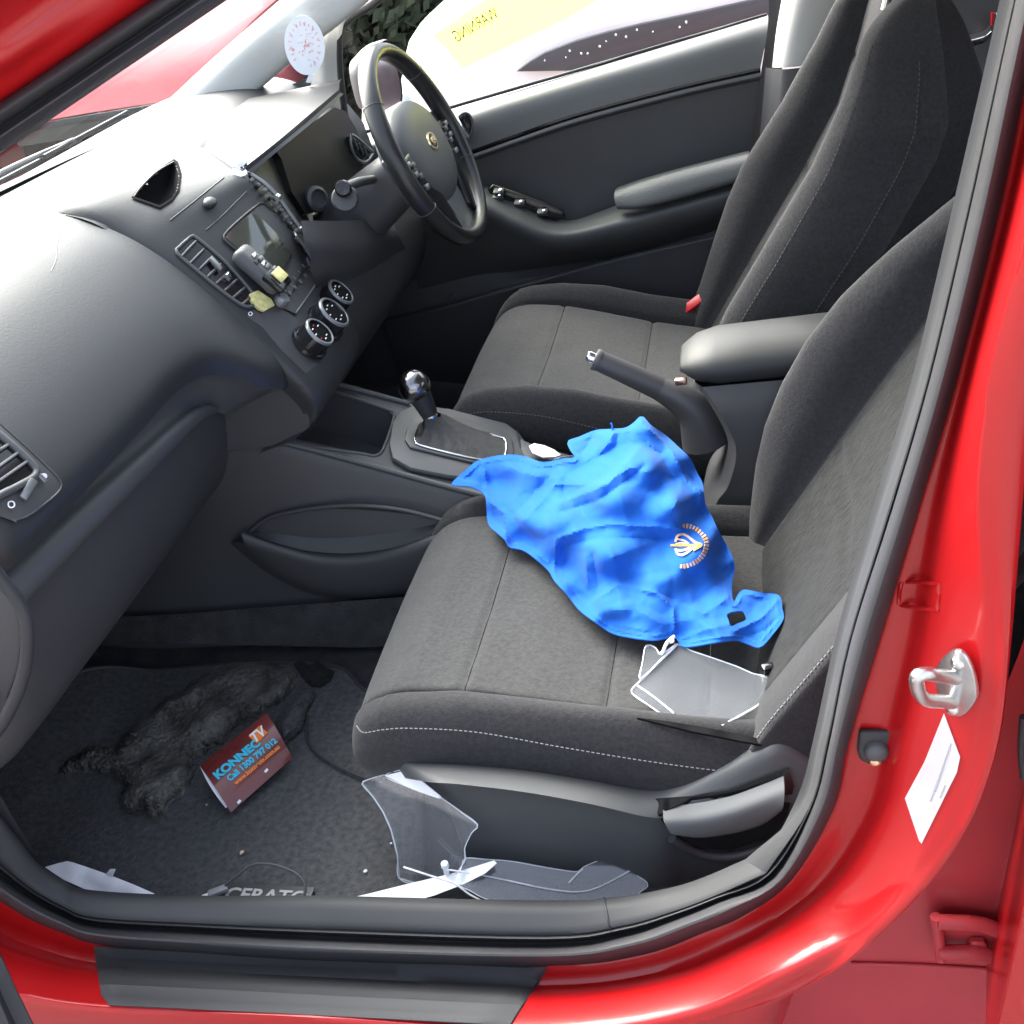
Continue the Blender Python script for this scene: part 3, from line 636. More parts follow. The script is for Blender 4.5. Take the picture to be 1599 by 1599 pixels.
trl = [[q+(q-rc0)*.10-Vector((0, 0, .0004)) for q in rr0], rr0, [q+dn_*.006+(rc0-q)*.03 for q in rr0], [q+dn_*.022+(rc0-q)*.25 for q in rr0], [q+dn_*.030+(rc0-q)*.6 for q in rr0], [rc0+dn_*.032+(q-rc0)*.02 for q in rr0]]
grid_mesh('top_tray', trl, DKPIT, dash, closed_u=True, sharp=50)
tray_rim = [(209, 309), (222, 292), (245, 270), (272, 254)]
oline('tray_rim', tray_rim, .001, .0014, PLAS, closed=False)
# cluster hood and instruments
hb = row([(240, 196), (340, 165), (430, 146), (534, 124)], z=1.062)
hf = [P(374, 268, y=1.0), P(430, 224, x=.195), P(478, 184, x=.205), P(530, 140, x=.215)]
hu = [P(378, 274, y=1.0)+Vector((-.01, 0, -.01)), P(434, 232, x=.188), P(482, 193, x=.196), P(528, 151, x=.2)]
hd = [q+Vector((-.14, .0, -.012)) for q in hu]
hm = [a.lerp(b, .5)+Vector((0, 0, .004)) for a, b in zip(crom(hb, 8), crom(hf, 8))]
hb, hf0 = crom(hb, 8), crom(hf, 8)
hood = loft('cluster_hood', [hb, hm, hf0], DASH, dash, nu=24, sub=6)
loft('cluster_hood_lip', [hf, [a.lerp(b, .5)+Vector((.004, 0, 0)) for a, b in zip(hf, hu)], hu, hd], PLAS, dash, nu=24, sub=3)
cl = part('instrument_cluster', P(500, 250, x=.15), car)
clp = [(431, 236), (455, 219), (490, 192), (522, 168), (540, 174), (556, 200), (568, 232), (566, 270), (540, 305), (505, 330), (478, 335), (456, 300), (440, 248)]
prism('instrument_lens', [P(a, b, x=.172+.00012*(b-150)) for a, b in resample2([Vector(q) for q in clp], 15)], (-.02, 0, 0), mat('smoked lens', (.010, .009, .0085), .5, spec=.25), cl, bevel=0)
loft('dash_infill', [[P(a, b, y=1.005) for a, b in ((376, 272), (412, 302), (442, 337), (472, 382), (499, 432))], [P(a, b, x=.17) for a, b in ((420, 235), (440, 262), (458, 305), (482, 345), (505, 420))], [P(a, b, x=.15) for a, b in ((434, 195), (442, 250), (460, 312), (486, 350), (520, 420))]], DASH, dash, nu=16, sub=3)
LD = [[Vector((x, y, z)) for y in (1.0, 1.15, 1.4, 1.63)] for x, z in ((.15, .88), (.235, .845), (.262, .80), (.262, .72), (.20, .62), (.05, .56), (-.2, .58))]
loft('lower_dash', LD, PLAS, dash, nu=16, sub=4)
loft('dash_side', [[Vector((x, y, z)) for x, z in ((-.2, 1.05), (.05, 1.04), (.15, .97), (.17, .86))] for y in (1.50, 1.60, 1.64)], DASH, dash, nu=12)
dv = part('driver_vent', P(568, 228, x=.2), car)
prism('vent_well', [P(a, b, x=.19) for a, b in ((549, 213), (579, 238), (566, 250), (552, 238))], (-.015, 0, 0), GLOSS, dv, bevel=.001)
for k in range(3): box('slat', P(556+8*k, 226+7*k, x=.193), (.004, .004, .028), PLASG, dv, .001, xd=(1, 0, 0), zd=(0, .4, -.9))
tube('vent_rim', [P(a, b, x=.193) for a, b in ((549, 211), (578, 234), (583, 240), (570, 254), (553, 242))], .003, SATIN, dv, n=30, k=8, closed=True)
# passenger side vent
def Dp(px, py, off=0):
    h, n = hit(PT, px, py, off); return h if h else P(px, py, x=.165)
pv = part('passenger_vent', Dp(20, 730), car)
def dconf(name, poly, off, m, parent, thick=.002, step=8):
    vs_, tri, ring = patch2d([Vector(q) for q in poly], step); bm = bmesh.new(); vv = [bm.verts.new(Dp(v.x, v.y, off)) for v in vs_]
    for f in tri: bm.faces.new([vv[i] for i in f])
    bmesh.ops.recalc_face_normals(bm, faces=bm.faces)
    if sum((f.normal.dot(CP-f.calc_center_median()) for f in bm.faces)) < 0: bmesh.ops.reverse_faces(bm, faces=bm.faces)
    bmesh.ops.solidify(bm, geom=bm.faces[:], thickness=thick); return from_bm(name, bm, m, parent)
surr = [(-30, 640), (0, 664), (40, 700), (80, 738), (93, 755), (90, 768), (68, 788), (40, 808), (22, 814), (-30, 800)]
dconf('vent_surround', surr, .002, PLAS, pv)
tube('surround_edge', [Dp(q.x, q.y, .0025) for q in crom([Vector((*q, 0)) for q in surr[1:-1]], 40)], .0011, PLASG, pv, raw=True, k=6)
well = [(-30, 670), (0, 692), (30, 718), (50, 738), (54, 746), (44, 756), (0, 779), (-30, 790)]
dconf('vent_well', well, .0042, GLOSS, pv)
tube('vent_rim', [Dp(q.x, q.y, .006) for q in crom([Vector((*q, 0)) for q in ((-28, 666), (0, 688), (30, 714), (50, 735), (52, 745), (44, 753), (20, 766), (0, 776), (-28, 792))], 50)], .0042, PLASG, pv, raw=True, k=8)
for a, b in (((-14, 716), (12, 699)), ((-14, 741), (26, 712)), ((-14, 763), (40, 725))): tube('slat', [Dp(*a, .0065), Dp(*b, .0065)], .0020, PLASG, pv, n=4, k=6)
box('slide_tab', Dp(38, 770, .008), (.026, .009, .006), SATIN, pv, .002, xd=P(50, 758, y=.25)-P(24, 782, y=.25), zd=(.8, -.3, .4))
box('slide_end', Dp(61, 752, .006), (.011, .005, .005), SATIN, pv, .001, xd=P(66, 757, y=.25)-P(56, 748, y=.25), zd=(.8, -.3, .4))
tube('closed_mark', [Dp(15+5*math.cos(t), 791+5*math.sin(t), .004) for t in [k*.45 for k in range(14)]], .0008, WHITE, pv, raw=True, closed=True, k=5)
lathe('open_mark', [(.0032, 0), (.003, .001), (.0001, .0012)], Dp(67, 746, .003), WHITE, pv, (0, 1, 0), (.8, -.3, .4), k=10)
# ================================================================ steering wheel and column
WC = Vector((.392, 1.269, .967)); WU = Vector((-.115, 0, .336)).normalized(); WR = Vector((0, 1, 0)); WN = WR.cross(WU).normalized()
if WN.x < 0: WN = -WN
whl = part('steering_wheel', WC, car)
def Wp(a, r, h=0): return WC+WR*math.cos(a)*r+WU*math.sin(a)*r+WN*h
RW = .171
rimrows = []
for i in range(96):
    a = 2*math.pi*i/96; c = Wp(a, RW); rd = Wp(a, 1)-WC
    rimrows.append([c+rd*math.cos(b)*.0136+WN*math.sin(b)*.0172 for b in [2*math.pi*j/14 for j in range(14)]])
grid_mesh('rim', rimrows, mat('leather black', (.020, .020, .021), .30, bump=.25, bscale=500, var=.15, vscale=40, bdist=.0005), whl, closed_u=True, closed_v=True)
for a in (R(38), R(142), R(205), R(335)):
    tube('rim_seam', [Wp(a, RW)+(Wp(a, 1)-WC)*math.cos(b)*.0138+WN*math.sin(b)*.0174 for b in [2*math.pi*j/16 for j in range(16)]], .0008, PLAS, whl, raw=True, closed=True, k=5)
def wl(name, pts2, h0, h1, m, bev=.004, parent=whl): return prism(name, [WC+WR*a+WU*b+WN*h0 for a, b in pts2], WN*(h1-h0), m, parent, bevel=bev, seg=3)
hub = []
for i in range(36):
    a = 2*math.pi*i/36; rx = .108+.014*math.cos(2*a); ry = .088 if math.sin(a) > 0 else .096
    hub.append((rx*math.copysign(abs(math.cos(a))**.7, math.cos(a)), ry*math.copysign(abs(math.sin(a))**.8, math.sin(a))-.005))
hr = []
for s, h in ((1, -.035), (1, -.004), (.95, .006), (.85, .013), (.6, .019), (.3, .021), (.02, .0215)): hr.append([WC+WR*a*s+WU*b*s+WN*(h-.008) for a, b in hub])
grid_mesh('airbag_cover', hr, PLASG, whl, closed_u=True, sharp=60, caps=True)
wl('spoke', [(-.165, .030), (-.07, .040), (-.07, -.035), (-.163, -.012)], -.026, -.010, PLAS)
wl('spoke', [(.165, .030), (.07, .040), (.07, -.035), (.163, -.012)], -.026, -.010, PLAS)
wl('spoke', [(-.050, -.055), (.050, -.055), (.060, -.165), (-.060, -.165)], -.026, -.004, SATIN)
wl('spoke_trim', [(-.150, .010), (-.085, .020), (-.082, -.030), (-.060, -.075), (-.045, -.13), (-.062, -.155), (-.10, -.10), (-.145, -.02)], -.010, .004, GLOSS)
wl('spoke_trim', [(.150, .010), (.085, .020), (.082, -.030), (.060, -.075), (.045, -.13), (.062, -.155), (.10, -.10), (.145, -.02)], -.010, .004, GLOSS)
for sgn in (-1, 1):
    for k, (a, b) in enumerate(((.138, .002), (.122, -.004), (.130, -.018), (.116, -.026), (.114, -.046))):
        box('wheel_button', WC+WR*a*sgn+WU*b+WN*.006, (.016, .009, .005), SATIN if k % 2 == 0 else PLASG, whl, .0015, xd=WR, zd=WN)
ec = WC+WN*.0125+WU*.002
lathe('emblem', [(.0215, 0), (.0205, .003), (.0001, .0035)], ec, YCHROME, whl, WR, WN, k=32, sy=.72)
lathe('emblem_field', [(.0185, .0031), (.0001, .0039)], ec, GLOSS, whl, WR, WN, k=32, sy=.68)
text('emblem_letters', 'KIA', ec+WN*.0042, WR, WN, .0155, YCHROME, whl, .0006, bold=.0004)
# column shroud and stalks
col = part('steering_column', WC-WN*.1, car)
ax = -WN
cr = []
for d, rx, ry, dz in ((.035, .046, .040, -.012), (.05, .052, .048, -.02), (.10, .055, .052, -.032), (.16, .058, .058, -.045), (.24, .06, .06, -.06)):
    cc = WC+ax*d+WU*dz; cr.append([cc+WR*rx*math.copysign(abs(math.cos(t))**.7, math.cos(t))+WU*ry*math.copysign(abs(math.sin(t))**.7, math.sin(t)) for t in [2*math.pi*j/28 for j in range(28)]])
grid_mesh('column_shroud', cr, PLAS, col, closed_u=True, caps=True, sharp=60)
st0 = P(552, 312, x=.27); st1 = P(540, 288, x=.325)
sd = (st1-st0).normalized()
s0_ = WC+ax*.095-WR*.06
tube('indicator_stalk', [s0_, s0_.lerp(st1, .5), st1-sd*.03], .008, PLAS, col, n=14, k=10)
lathe('stalk_collar', [(.016, -.012), (.021, -.006), (.022, .010), (.019, .016), (.0001, .017)], P(540, 312, x=.31), PLAS, col, (0, 1, 0), sd, k=22)
lathe('stalk_knob', [(.012, .0), (.0135, .012), (.0135, .024), (.011, .030), (.0001, .031)], P(538, 298, x=.315), GLOSS, col, (0, 1, 0), sd, k=22)
r0 = WC+ax*.095+WR*.06
tube('wiper_stalk', [r0, r0+Vector((.02, .04, .03)), P(622, 195, y=1.38)], .008, PLAS, col, n=14, k=10)
box('stalk_tip', P(620, 193, y=1.385), (.024, .018, .018), GLOSS, col, .004, xd=WU)
lathe('ignition_collar', [(.022, 0), (.022, .01), (.016, .014), (.014, .006), (.0001, .006)], P(492, 312, x=.20), PLAS, dash, (0, 1, 0), (.8, -.5, .2), k=24)
loft('knee_panel', [row([(470, 345), (540, 345), (610, 340)], x=.27), row([(480, 400), (560, 400), (625, 372)], x=.285), row([(500, 470), (575, 440), (640, 400)], x=.25)], PLAS, dash, nu=14, sub=5)
# ================================================================ centre console
con = part('centre_console', (.55, .87, .5), car)
plc = plane3(P(430, 688, y=.770), P(725, 766, y=.772), P(640, 630, y=.965))
if plc[1].z < 0: plc = (plc[0], -plc[1])
CN = plc[1]
def Cq(px, py, off=0): return PP(px, py, (plc[0]+CN*off, CN))
def cconf(name, poly, off, m, th, parent=con, bevel=.002): return prism(name, [Cq(q[0], q[1], off) for q in poly], CN*th, m, parent, bevel=bevel, seg=2)
# top frame around the bin
fo = [(418, 684), (484, 588), (505, 593), (640, 630), (705, 640), (805, 668), (840, 720), (1000, 735), (985, 790), (860, 800), (722, 766), (560, 722)]
fi = [(440, 681), (485, 608), (500, 605), (605, 640), (616, 650), (600, 700), (588, 712), (570, 710)]
vs_, tri, ring = patch2d([Vector(q) for q in fo], 14, holes=[fi]); bm = bmesh.new(); vv = [bm.verts.new(Cq(v.x, v.y)) for v in vs_]
for f in tri: bm.faces.new([vv[i] for i in f])
bmesh.ops.recalc_face_normals(bm, faces=bm.faces); 
if sum(f.normal.dot(CN) for f in bm.faces) < 0: bmesh.ops.reverse_faces(bm, faces=bm.faces)
bmesh.ops.solidify(bm, geom=bm.faces[:], thickness=.006)
from_bm('console_top', bm, PLAS, con)
fi3 = [Cq(*q) for q in fi]
loft('storage_bin', [[q for q in fi3+[fi3[0]]], [q-CN*.05 for q in fi3+[fi3[0]]], [q-CN*.075+(sum(fi3, Vector())/8-q)*.12 for q in fi3+[fi3[0]]], [sum(fi3, Vector())/8-CN*.078+(q-sum(fi3, Vector())/8)*.01 for q in fi3+[fi3[0]]]], PLAS, con, nu=40, lin=True)
tube('bin_rim', crom(fi3, 60, True), .0028, PLASG, con, raw=True, closed=True, k=8)
tube('tray_line', [Cq(520, 624, -.02), Cq(560, 634, -.02), Cq(604, 648, -.02)], .0014, SATIN, con, n=10, k=6)
tube('console_edge', [Cq(424, 687, .001), Cq(490, 703, .002), Cq(560, 722, .002), Cq(640, 744, .002), Cq(724, 767, .001), Cq(850, 800, 0)], .0045, PLASG, con, n=40, k=8)
tube('console_edge', [Cq(486, 590, .002), Cq(510, 596, .003), Cq(570, 612, .003), Cq(640, 631, .002)], .0045, PLASG, con, n=30, k=8)
# gear selector surround, stepped
gs0 = [(612, 668), (622, 650), (645, 641), (700, 645), (790, 668), (806, 680), (812, 705), (830, 740), (760, 757), (700, 750), (640, 738), (612, 722), (607, 700)]
gs1 = [(636, 672), (650, 655), (668, 650), (720, 655), (785, 675), (800, 690), (802, 712), (790, 728), (735, 725), (640, 702), (632, 690)]
cconf('selector_surround', gs0, .001, PLASG, .010, bevel=.004)
cconf('selector_step', gs1, .011, PLAS, .005, bevel=.002)
gb = [(652, 672), (660, 662), (690, 660), (778, 682), (790, 690), (788, 716), (780, 722), (730, 714), (658, 696), (648, 688)]
tube('boot_ring', [Cq(q.x, q.y, .018) for q in crom([Vector((*q, 0)) for q in gb], 60, True)], .0016, CHROME, con, raw=True, closed=True, k=8)
kb = Cq(680, 664, .02); kt = P(650, 606, y=kb.y+.0)
kd = (kt-kb).normalized()
bt = []
gb3 = [Cq(q.x, q.y, .016) for q in crom([Vector((*q, 0)) for q in gb], 36, True)]
for t, sq in ((0, 1), (.12, .86), (.3, .62), (.55, .42), (.8, .26), (1, .18)):
    cen = sum(gb3, Vector())/36; cc = cen.lerp(kb+kd*.012, min(1, t*1.15)); 
    bt.append([cc+(q-cen)*sq*(1+.10*math.sin(i*1.9+t*5)*(0 < t < 1))+CN*(.010*t) for i, q in enumerate(gb3)])
grid_mesh('gear_boot', bt, mat('boot leather', (.024, .024, .026), .55, bump=.5, bscale=90, var=.2, vscale=30), con, closed_u=True, sharp=80)
lathe('lever_collar', [(.0125, .012), (.0130, .018), (.0125, .022), (.0001, .023)], kb, CHROME, con, (0, 1, 0), kd, k=24)
lathe('gear_lever', [(.0135, .020), (.0150, .03), (.0175, .05), (.0195, .064)], kb, mat('lever leather', (.02, .02, .024), .5, bump=.4, bscale=300, var=.2), con, (0, 1, 0), kd, k=24)
kc = P(648, 604, y=kb.y); kc_h = (kc-kb).dot(kd)
kp = []
for i in range(17):
    a = math.pi*i/16; kp.append((max(.0001, .0275*math.sin(a)**.9), -.027*math.cos(a)*(.85 if math.cos(a) > 0 else 1.0)))
lathe('gear_knob', kp, kc, KNOB, con, (0, 1, 0), (kd+Vector((-.25, 0, .1))).normalized(), k=32, sx=1.0, sy=.95)
for px, py in ((695, 650), (710, 655)): lathe('release_button', [(.005, 0), (.0045, .002), (.0001, .0022)], Cq(px, py, .012), PLASG, con, (1, 0, 0), CN, k=12)
# side walls with map pocket
sw_top = [Cq(250, 636, -.002), Cq(330, 660, -.002), Cq(424, 687, -.002), Cq(560, 722, -.002), Cq(724, 767, -.002), Cq(860, 802, -.002)]
for q in sw_top[:2]: q.z = min(q.z, .70)
sw_top.insert(0, Vector((-.46, .775, .70)))
sw_bot = [Vector((q.x, .735, .30)) for q in sw_top]
loft('console_side', [sw_top, [a.lerp(b, .06)+Vector((0, -.006, 0)) for a, b in zip(sw_top, sw_bot)], [a.lerp(b, .4)+Vector((0, -.008, 0)) for a, b in zip(sw_top, sw_bot)], [a.lerp(b, .75)+Vector((0, .004, 0)) for a, b in zip(sw_top, sw_bot)], sw_bot], PLAS, con, nu=30, sub=4)
loft('console_side', [[Vector((q.x, .985, q.z)) for q in sw_top], [Vector((q.x, 1.0, .30)) for q in sw_top]], PLAS, con, nu=10)
pk_u = [(392, 832), (430, 806), (490, 794), (560, 792), (630, 800), (700, 818)]; pk_l = [(392, 834), (430, 848), (490, 862), (560, 864), (630, 852), (700, 824)]
loft('map_pocket', [row(pk_u, y=.747), [a.lerp(b, .15)+Vector((0, .010, 0)) for a, b in zip(row(pk_u, y=.747), row(pk_l, y=.747))], [a.lerp(b, .5)+Vector((0, .012, 0)) for a, b in zip(row(pk_u, y=.747), row(pk_l, y=.747))], row(pk_l, y=.735)], GLOSS if False else PLAS, con, nu=30, sub=3)
tube('pocket_rim', row([(385, 836), (415, 812), (450, 801), (500, 793), (560, 790), (630, 797), (700, 815)], y=.742), .0035, PLAS, con, n=40, k=8)
pl = row([(380, 834), (430, 852), (485, 868), (540, 873), (610, 863), (700, 832)], y=.722)
loft('pocket_lip', [row(pk_l, y=.738), [q+Vector((0, -.002, .003)) for q in pl], [q+Vector((0, -.008, -.012)) for q in pl], row([(370, 846), (425, 885), (480, 912), (540, 922), (610, 920), (700, 900)], y=.722), row([(360, 850), (420, 896), (480, 926), (540, 936), (610, 934), (700, 920)], y=.742)], PLAS, con, nu=36, sub=5)
loft('tunnel_carpet', [row([(120, 960), (230, 962), (400, 950), (600, 935), (800, 920)], y=.722), row([(120, 990), (225, 985), (400, 970), (600, 955), (800, 940)], y=.715), row([(110, 1010), (225, 1005), (480, 1010), (600, 1010), (800, 990)], y=.70)], CARP, con, nu=20, sub=3)
# armrest bin and handbrake
ac = P(1150, 560, z=.700); 
arm = part('console_armrest', (.96, .87, .6), car)
ar = []
A0 = P(1066, 566, z=.690); A1 = P(1100, 520, z=.715)
xs = [.826, .829, .836, .85, .88, .93, 1.0, 1.08, 1.16]
for i, x in enumerate(xs):
    k = math.sin(min(1, (x-.824)/.05)*math.pi/2); sec = []
    for j in range(24):
        t = 2*math.pi*j/24; c, s = math.cos(t), math.sin(t)
        sec.append(Vector((x, .868+(.070*(.55+.45*k))*math.copysign(abs(c)**.8, c), .700+(x-.83)*.02+(.031*(.25+.75*k))*math.copysign(abs(s)**.9, s))))
    ar.append(sec)
grid_mesh('armrest_lid', ar, mat('armrest vinyl', (.030, .031, .033), .5, spec=.28, bump=.25, bscale=420, var=.06, bdist=.0005), arm, closed_u=True, caps=True, sharp=80)
br = []
for z, x0, x1, y0, y1 in ((.675, .845, 1.2, .815, .925), (.64, .865, 1.2, .805, .93), (.58, .885, 1.2, .80, .94), (.52, .87, 1.2, .795, .95), (.47, .84, 1.2, .79, .955), (.30, .80, 1.2, .78, .97)):
    br.append([Vector((x0+.012, y0, z)), Vector((x0, y0+.02, z)), Vector((x0, y1-.02, z)), Vector((x0+.012, y1, z)), Vector((x1, y1, z)), Vector((x1, y0, z))])
grid_mesh('armrest_base', [list(c) for c in zip(*[crom_i(list(cc), 5) for cc in zip(*br)])], PLAS, arm, closed_u=True, sharp=50)
hbk = part('handbrake', P(1060, 640, y=.86), car)
hp_ = [P(932, 562, y=.872), P(985, 586, y=.872), P(1030, 607, y=.872), P(1065, 625, y=.872), P(1090, 648, y=.872), P(1104, 690, y=.872)]
tube('grip', hp_[:4], lambda t: .0160+.0035*t, PLAS, hbk, n=24, k=14, sharp=60)
tube('lever_root', hp_[2:], lambda t: .0185+.020*t, PLAS, hbk, n=20, k=14)
hd_ = (hp_[0]-hp_[1]).normalized()
lathe('grip_end', [(.0168, -.004), (.0172, .001), (.0155, .004), (.010, .0045), (.009, .004)], hp_[0], PLAS, hbk, (0, 1, 0), hd_, k=22)
lathe('release_button', [(.0085, .0), (.0085, .012), (.0065, .016), (.0001, .0165)], hp_[0], CHROME, hbk, (0, 1, 0), hd_, k=20)
box('metal_latch', P(1064, 596, y=.85), (.018, .010, .010), mat('copper latch', (.6, .4, .32), .3, metal=1), arm, .002, xd=(1, 0, .1))
# cup holder trim behind the selector
cconf('cup_holder_trim', [(812, 690), (835, 700), (905, 720), (960, 735), (940, 760), (860, 755), (815, 740)], .002, PLASG, .006)
tube('cup_ring', [Cq(895+36*math.cos(t), 726+13*math.sin(t), .010) for t in [k*.262 for k in range(24)]], .002, CHROME, con, raw=True, closed=True, k=8)
# ================================================================ seats
def gss(d, s): return math.exp(-(d/s)**2)
def seat_cushion(dx, dy, dz, parent, flip=False, tilt=0, bol=.016, x0=.50, thr=None):
    yc = .525
    ctrl_z = [(.40, .522), (.448, .531), (.50, .539), (.57, .536), (.65, .520), (.737, .500), (.85, .482), (.93, .472), (1.02, .466)]
    def zt(x):
        for i in range(len(ctrl_z)-1):
            if x <= ctrl_z[i+1][0]:
                t = (x-ctrl_z[i][0])/(ctrl_z[i+1][0]-ctrl_z[i][0]); t = t*t*(3-2*t) if False else t
                return ctrl_z[i][1]+(ctrl_z[i+1][1]-ctrl_z[i][1])*t
        return ctrl_z[-1][1]
    st = []
    for i in range(15):
        th = math.pi/2*i/14; st.append((.478-.068*math.cos(th), .10+.90*math.sin(th)**.9, .82+.18*math.sin(th)**.8))
    st += [(.478+.545*i/110, 1, 1) for i in range(1, 111)]
    sec0 = [(-.235, -.115), (-.258, -.085), (-.268, -.055), (-.264, -.020), (-.246, .006), (-.222, .010), (-.203, -.001), (-.190, -.001), (-.12, -.003), (0, -.006), (.12, -.003), (.190, -.001), (.203, -.001), (.222, .010), (.246, .006), (.264, -.020), (.268, -.055), (.258, -.085), (.235, -.115)]
    sec = crom_i([Vector((a, b, 0)) for a, b in sec0], 7)
    rows = []; idx = []
    for x, kz, ky in st:
        z0 = zt(max(x, .43)); r = []
        dep = min(1, max(0, (x-x0)/.25))                     # bolsters grow towards the back
        for q in sec:
            y = q.x*ky; h = q.y
            if abs(q.x) > .203: h += bol*dep*gss(abs(q.x)-.236, .03)
            g = 0
            if kz > .5:
                g -= .0055*gss(abs(q.x)-.2025, .0035)
                if abs(q.x) < .2:
                    g -= .0050*(gss(x-.57, .0045)+gss(x-.742, .0045)+gss(x-.86, .0045)); g += .004*(gss(x-.655, .05)+gss(x-.80, .035)+gss(x-.50, .04))*(1-(q.x/.2)**2)
                    g += .0010*noise.noise(Vector((x*26, q.x*9, 3)))
                else: g -= .002*gss(q.y+.020, .004)
                g += .0012*noise.noise(Vector((x*14, q.x*22, 8)))
            zz = .455+(z0+h+g-.455)*kz if kz < 1 else z0+h+g
            xx = x
            if kz < 1: xx = x+.010*(q.x/.268)**2
            rows_y = -y if flip else y
            r.append(Vector((xx+dx, yc+rows_y+dy, zz+dz-tilt*(x-.5))))
        rows.append(r)
    bm = bmesh.new(); V = [[bm.verts.new(q) for q in r] for r in rows]; n = len(sec)
    for j in range(len(V)-1):
        for i in range(n-1):
            f = bm.faces.new((V[j][i], V[j][i+1], V[j+1][i+1], V[j+1][i])); 
            if abs(sec[i].x) < .2025 and abs(sec[i+1].x) < .2025: f.material_index = 1
    bm.faces.new(V[0])
    bmesh.ops.recalc_face_normals(bm, faces=bm.faces)
    c = from_bm('cushion', bm, [FAB, FABC], parent, sharp=70)
    mid = [k for k in range(n) if abs(sec[k].x) <= .2026]
    for xs_ in (.57, .742, .86):
        j = min(range(len(st)), key=lambda q: abs(st[q][0]-xs_)); tube('seam', [rows[j][k]-Vector((0, 0, .0004)) for k in mid], .0012, GLOSS, parent, raw=True, k=5)
    for kk in (mid[0], mid[-1]): tube('seam', [rows[j][kk]-Vector((0, 0, .0004)) for j in range(10, len(st), 3)], .0012, GLOSS, parent, raw=True, k=5)
    for sg in (-1, 1):
        y = yc+sg*.262
        pts = [Vector((x+dx, y+dy+sg*.0035*(x > .47)-sg*.02*(x < .45), zt(max(x, .43))-.022+.017*max(0, min(1, (.92-x)/.3))-.012*max(0, (.47-x)/.05)+dz-tilt*(x-.5))) for x in (.441, .458, .485, .52, .60, .70, .80, .90)]
        dashes('stitching', pts, .0008, .0035, .0022, thr or THREAD, parent)
    return c
def seat_back(base, F, yc, ztop, zbot, parent, hwf, sgn, yaw=0):
    sec0 = [(-.86, -.17), (-1.0, -.13), (-1.0, -.05), (-.97, .55), (-.86, .95), (-.74, .62), (-.70, .10), (-.66, 0), (-.45, -.02), (0, -.05), (.45, -.02), (.66, 0), (.70, .10), (.74, .62), (.86, .95), (.97, .55), (1.0, -.05), (1.0, -.13), (.86, -.17)]
    sec = crom_i([Vector((a, b, 0)) for a, b in sec0], 6); rows = []
    NZ = 90
    th_ = 1.0 if yaw else 1.22
    for j in range(NZ+1):
        t = j/NZ; 
        tt = min(1, t/.93); z = zbot+(ztop-zbot)*t
        kt = 1 if t < .9 else math.sqrt(max(.0, 1-((t-.9)/.1)**2)); kt = max(kt, .06)
        bx = base(z); r = []
        for q in sec:
            hw = hwf(z); y = q.x*hw*(.75+.25*kt)
            side = 1 if q.x > 0 else -1
            if q.y >= 0: fx = -q.y*F(z, side)
            elif abs(q.x) > .68: fx = -q.y*th_
            else: fx = -q.y*.25
            if abs(q.x) > .68 and q.y < 0: fx = .005+(-q.y-.05)*(th_-(0 if yaw else 4.2*max(0, z-.95)))*1.15
            fx = .06+(fx-.06)*kt if kt < 1 else fx
            g = .007*gss(abs(q.x)-.68, .022)
            if abs(q.x) < .67: g += .006*(gss(z-.63, .005)+gss(z-.80, .005)+gss(z-.98, .005))-.004*(gss(z-.715, .05)+gss(z-.89, .05))*(1-(q.x/.67)**2)
            r.append(Vector((bx+fx+g+yaw*y, yc+y, z)))
        rows.append(r)
    bm = bmesh.new(); V = [[bm.verts.new(q) for q in r] for r in rows]; n = len(sec)
    for j in range(NZ):
        for i in range(n):
            k = (i+1) % n
            f = bm.faces.new((V[j][i], V[j][k], V[j+1][k], V[j+1][i]))
            if i < n-1 and abs(sec[i].x) < .68 and abs(sec[k].x) < .68 and sec[i].y > -.06 and rows[j][i].z < ztop-.22: f.material_index = 1
    bm.faces.new(V[0]); bm.faces.new(V[-1])
    bmesh.ops.recalc_face_normals(bm, faces=bm.faces)
    o = from_bm('backrest', bm, [FAB, FABL], parent, sharp=75)
    return o, rows, sec
def lint(tab):
    def fn(z):
        if z <= tab[0][0]: a, b = tab[0], tab[1]
        else:
            for i in range(len(tab)-1):
                a, b = tab[i], tab[i+1]
                if z <= b[0]: break
        return a[1]+(b[1]-a[1])*(z-a[0])/(b[0]-a[0])
    return fn
# passenger seat
ps = part('passenger_seat', (.7, .525, .4), car)
pc = seat_cushion(0, 0, 0, ps)
pbase = lint([(.36, .84), (.536, .960), (.75, 1.107), (.95, 1.243), (1.15, 1.37)])
pFi = lint([(.4, -.02), (.46, .015), (.52, .048), (.58, .080), (.64, .106), (.70, .122), (.76, .129), (.82, .122), (.88, .098), (.95, .06), (1.02, .03), (1.1, .01)])
pFo = lint([(.4, -.03), (.47, .0), (.52, .012), (.70, .012), (.85, .012), (1.0, .01), (1.1, .01)])
phw = lint([(.4, .255), (.7, .268), (.85, .262), (1.0, .22), (1.13, .165)])
pb, prow, psec = seat_back(pbase, lambda z, s: pFi(z) if s > 0 else pFo(z), .520, 1.13, .42, ps, phw, 1, .05)
def back_stitch(rows, sec, xi, j0, j1, parent, off=Vector((0, 0, 0)), m=None):
    i = min(range(len(sec)), key=lambda k: abs(sec[k].x-xi[0])+abs(sec[k].y-xi[1])); dashes('stitching', [rows[j][i]+off for j in range(j0, j1, 4)], .0008, .0036, .0020, m or THREAD, parent)
back_stitch(prow, psec, (-.97, .55), 6, 50, ps, Vector((-.001, -.001, 0)))
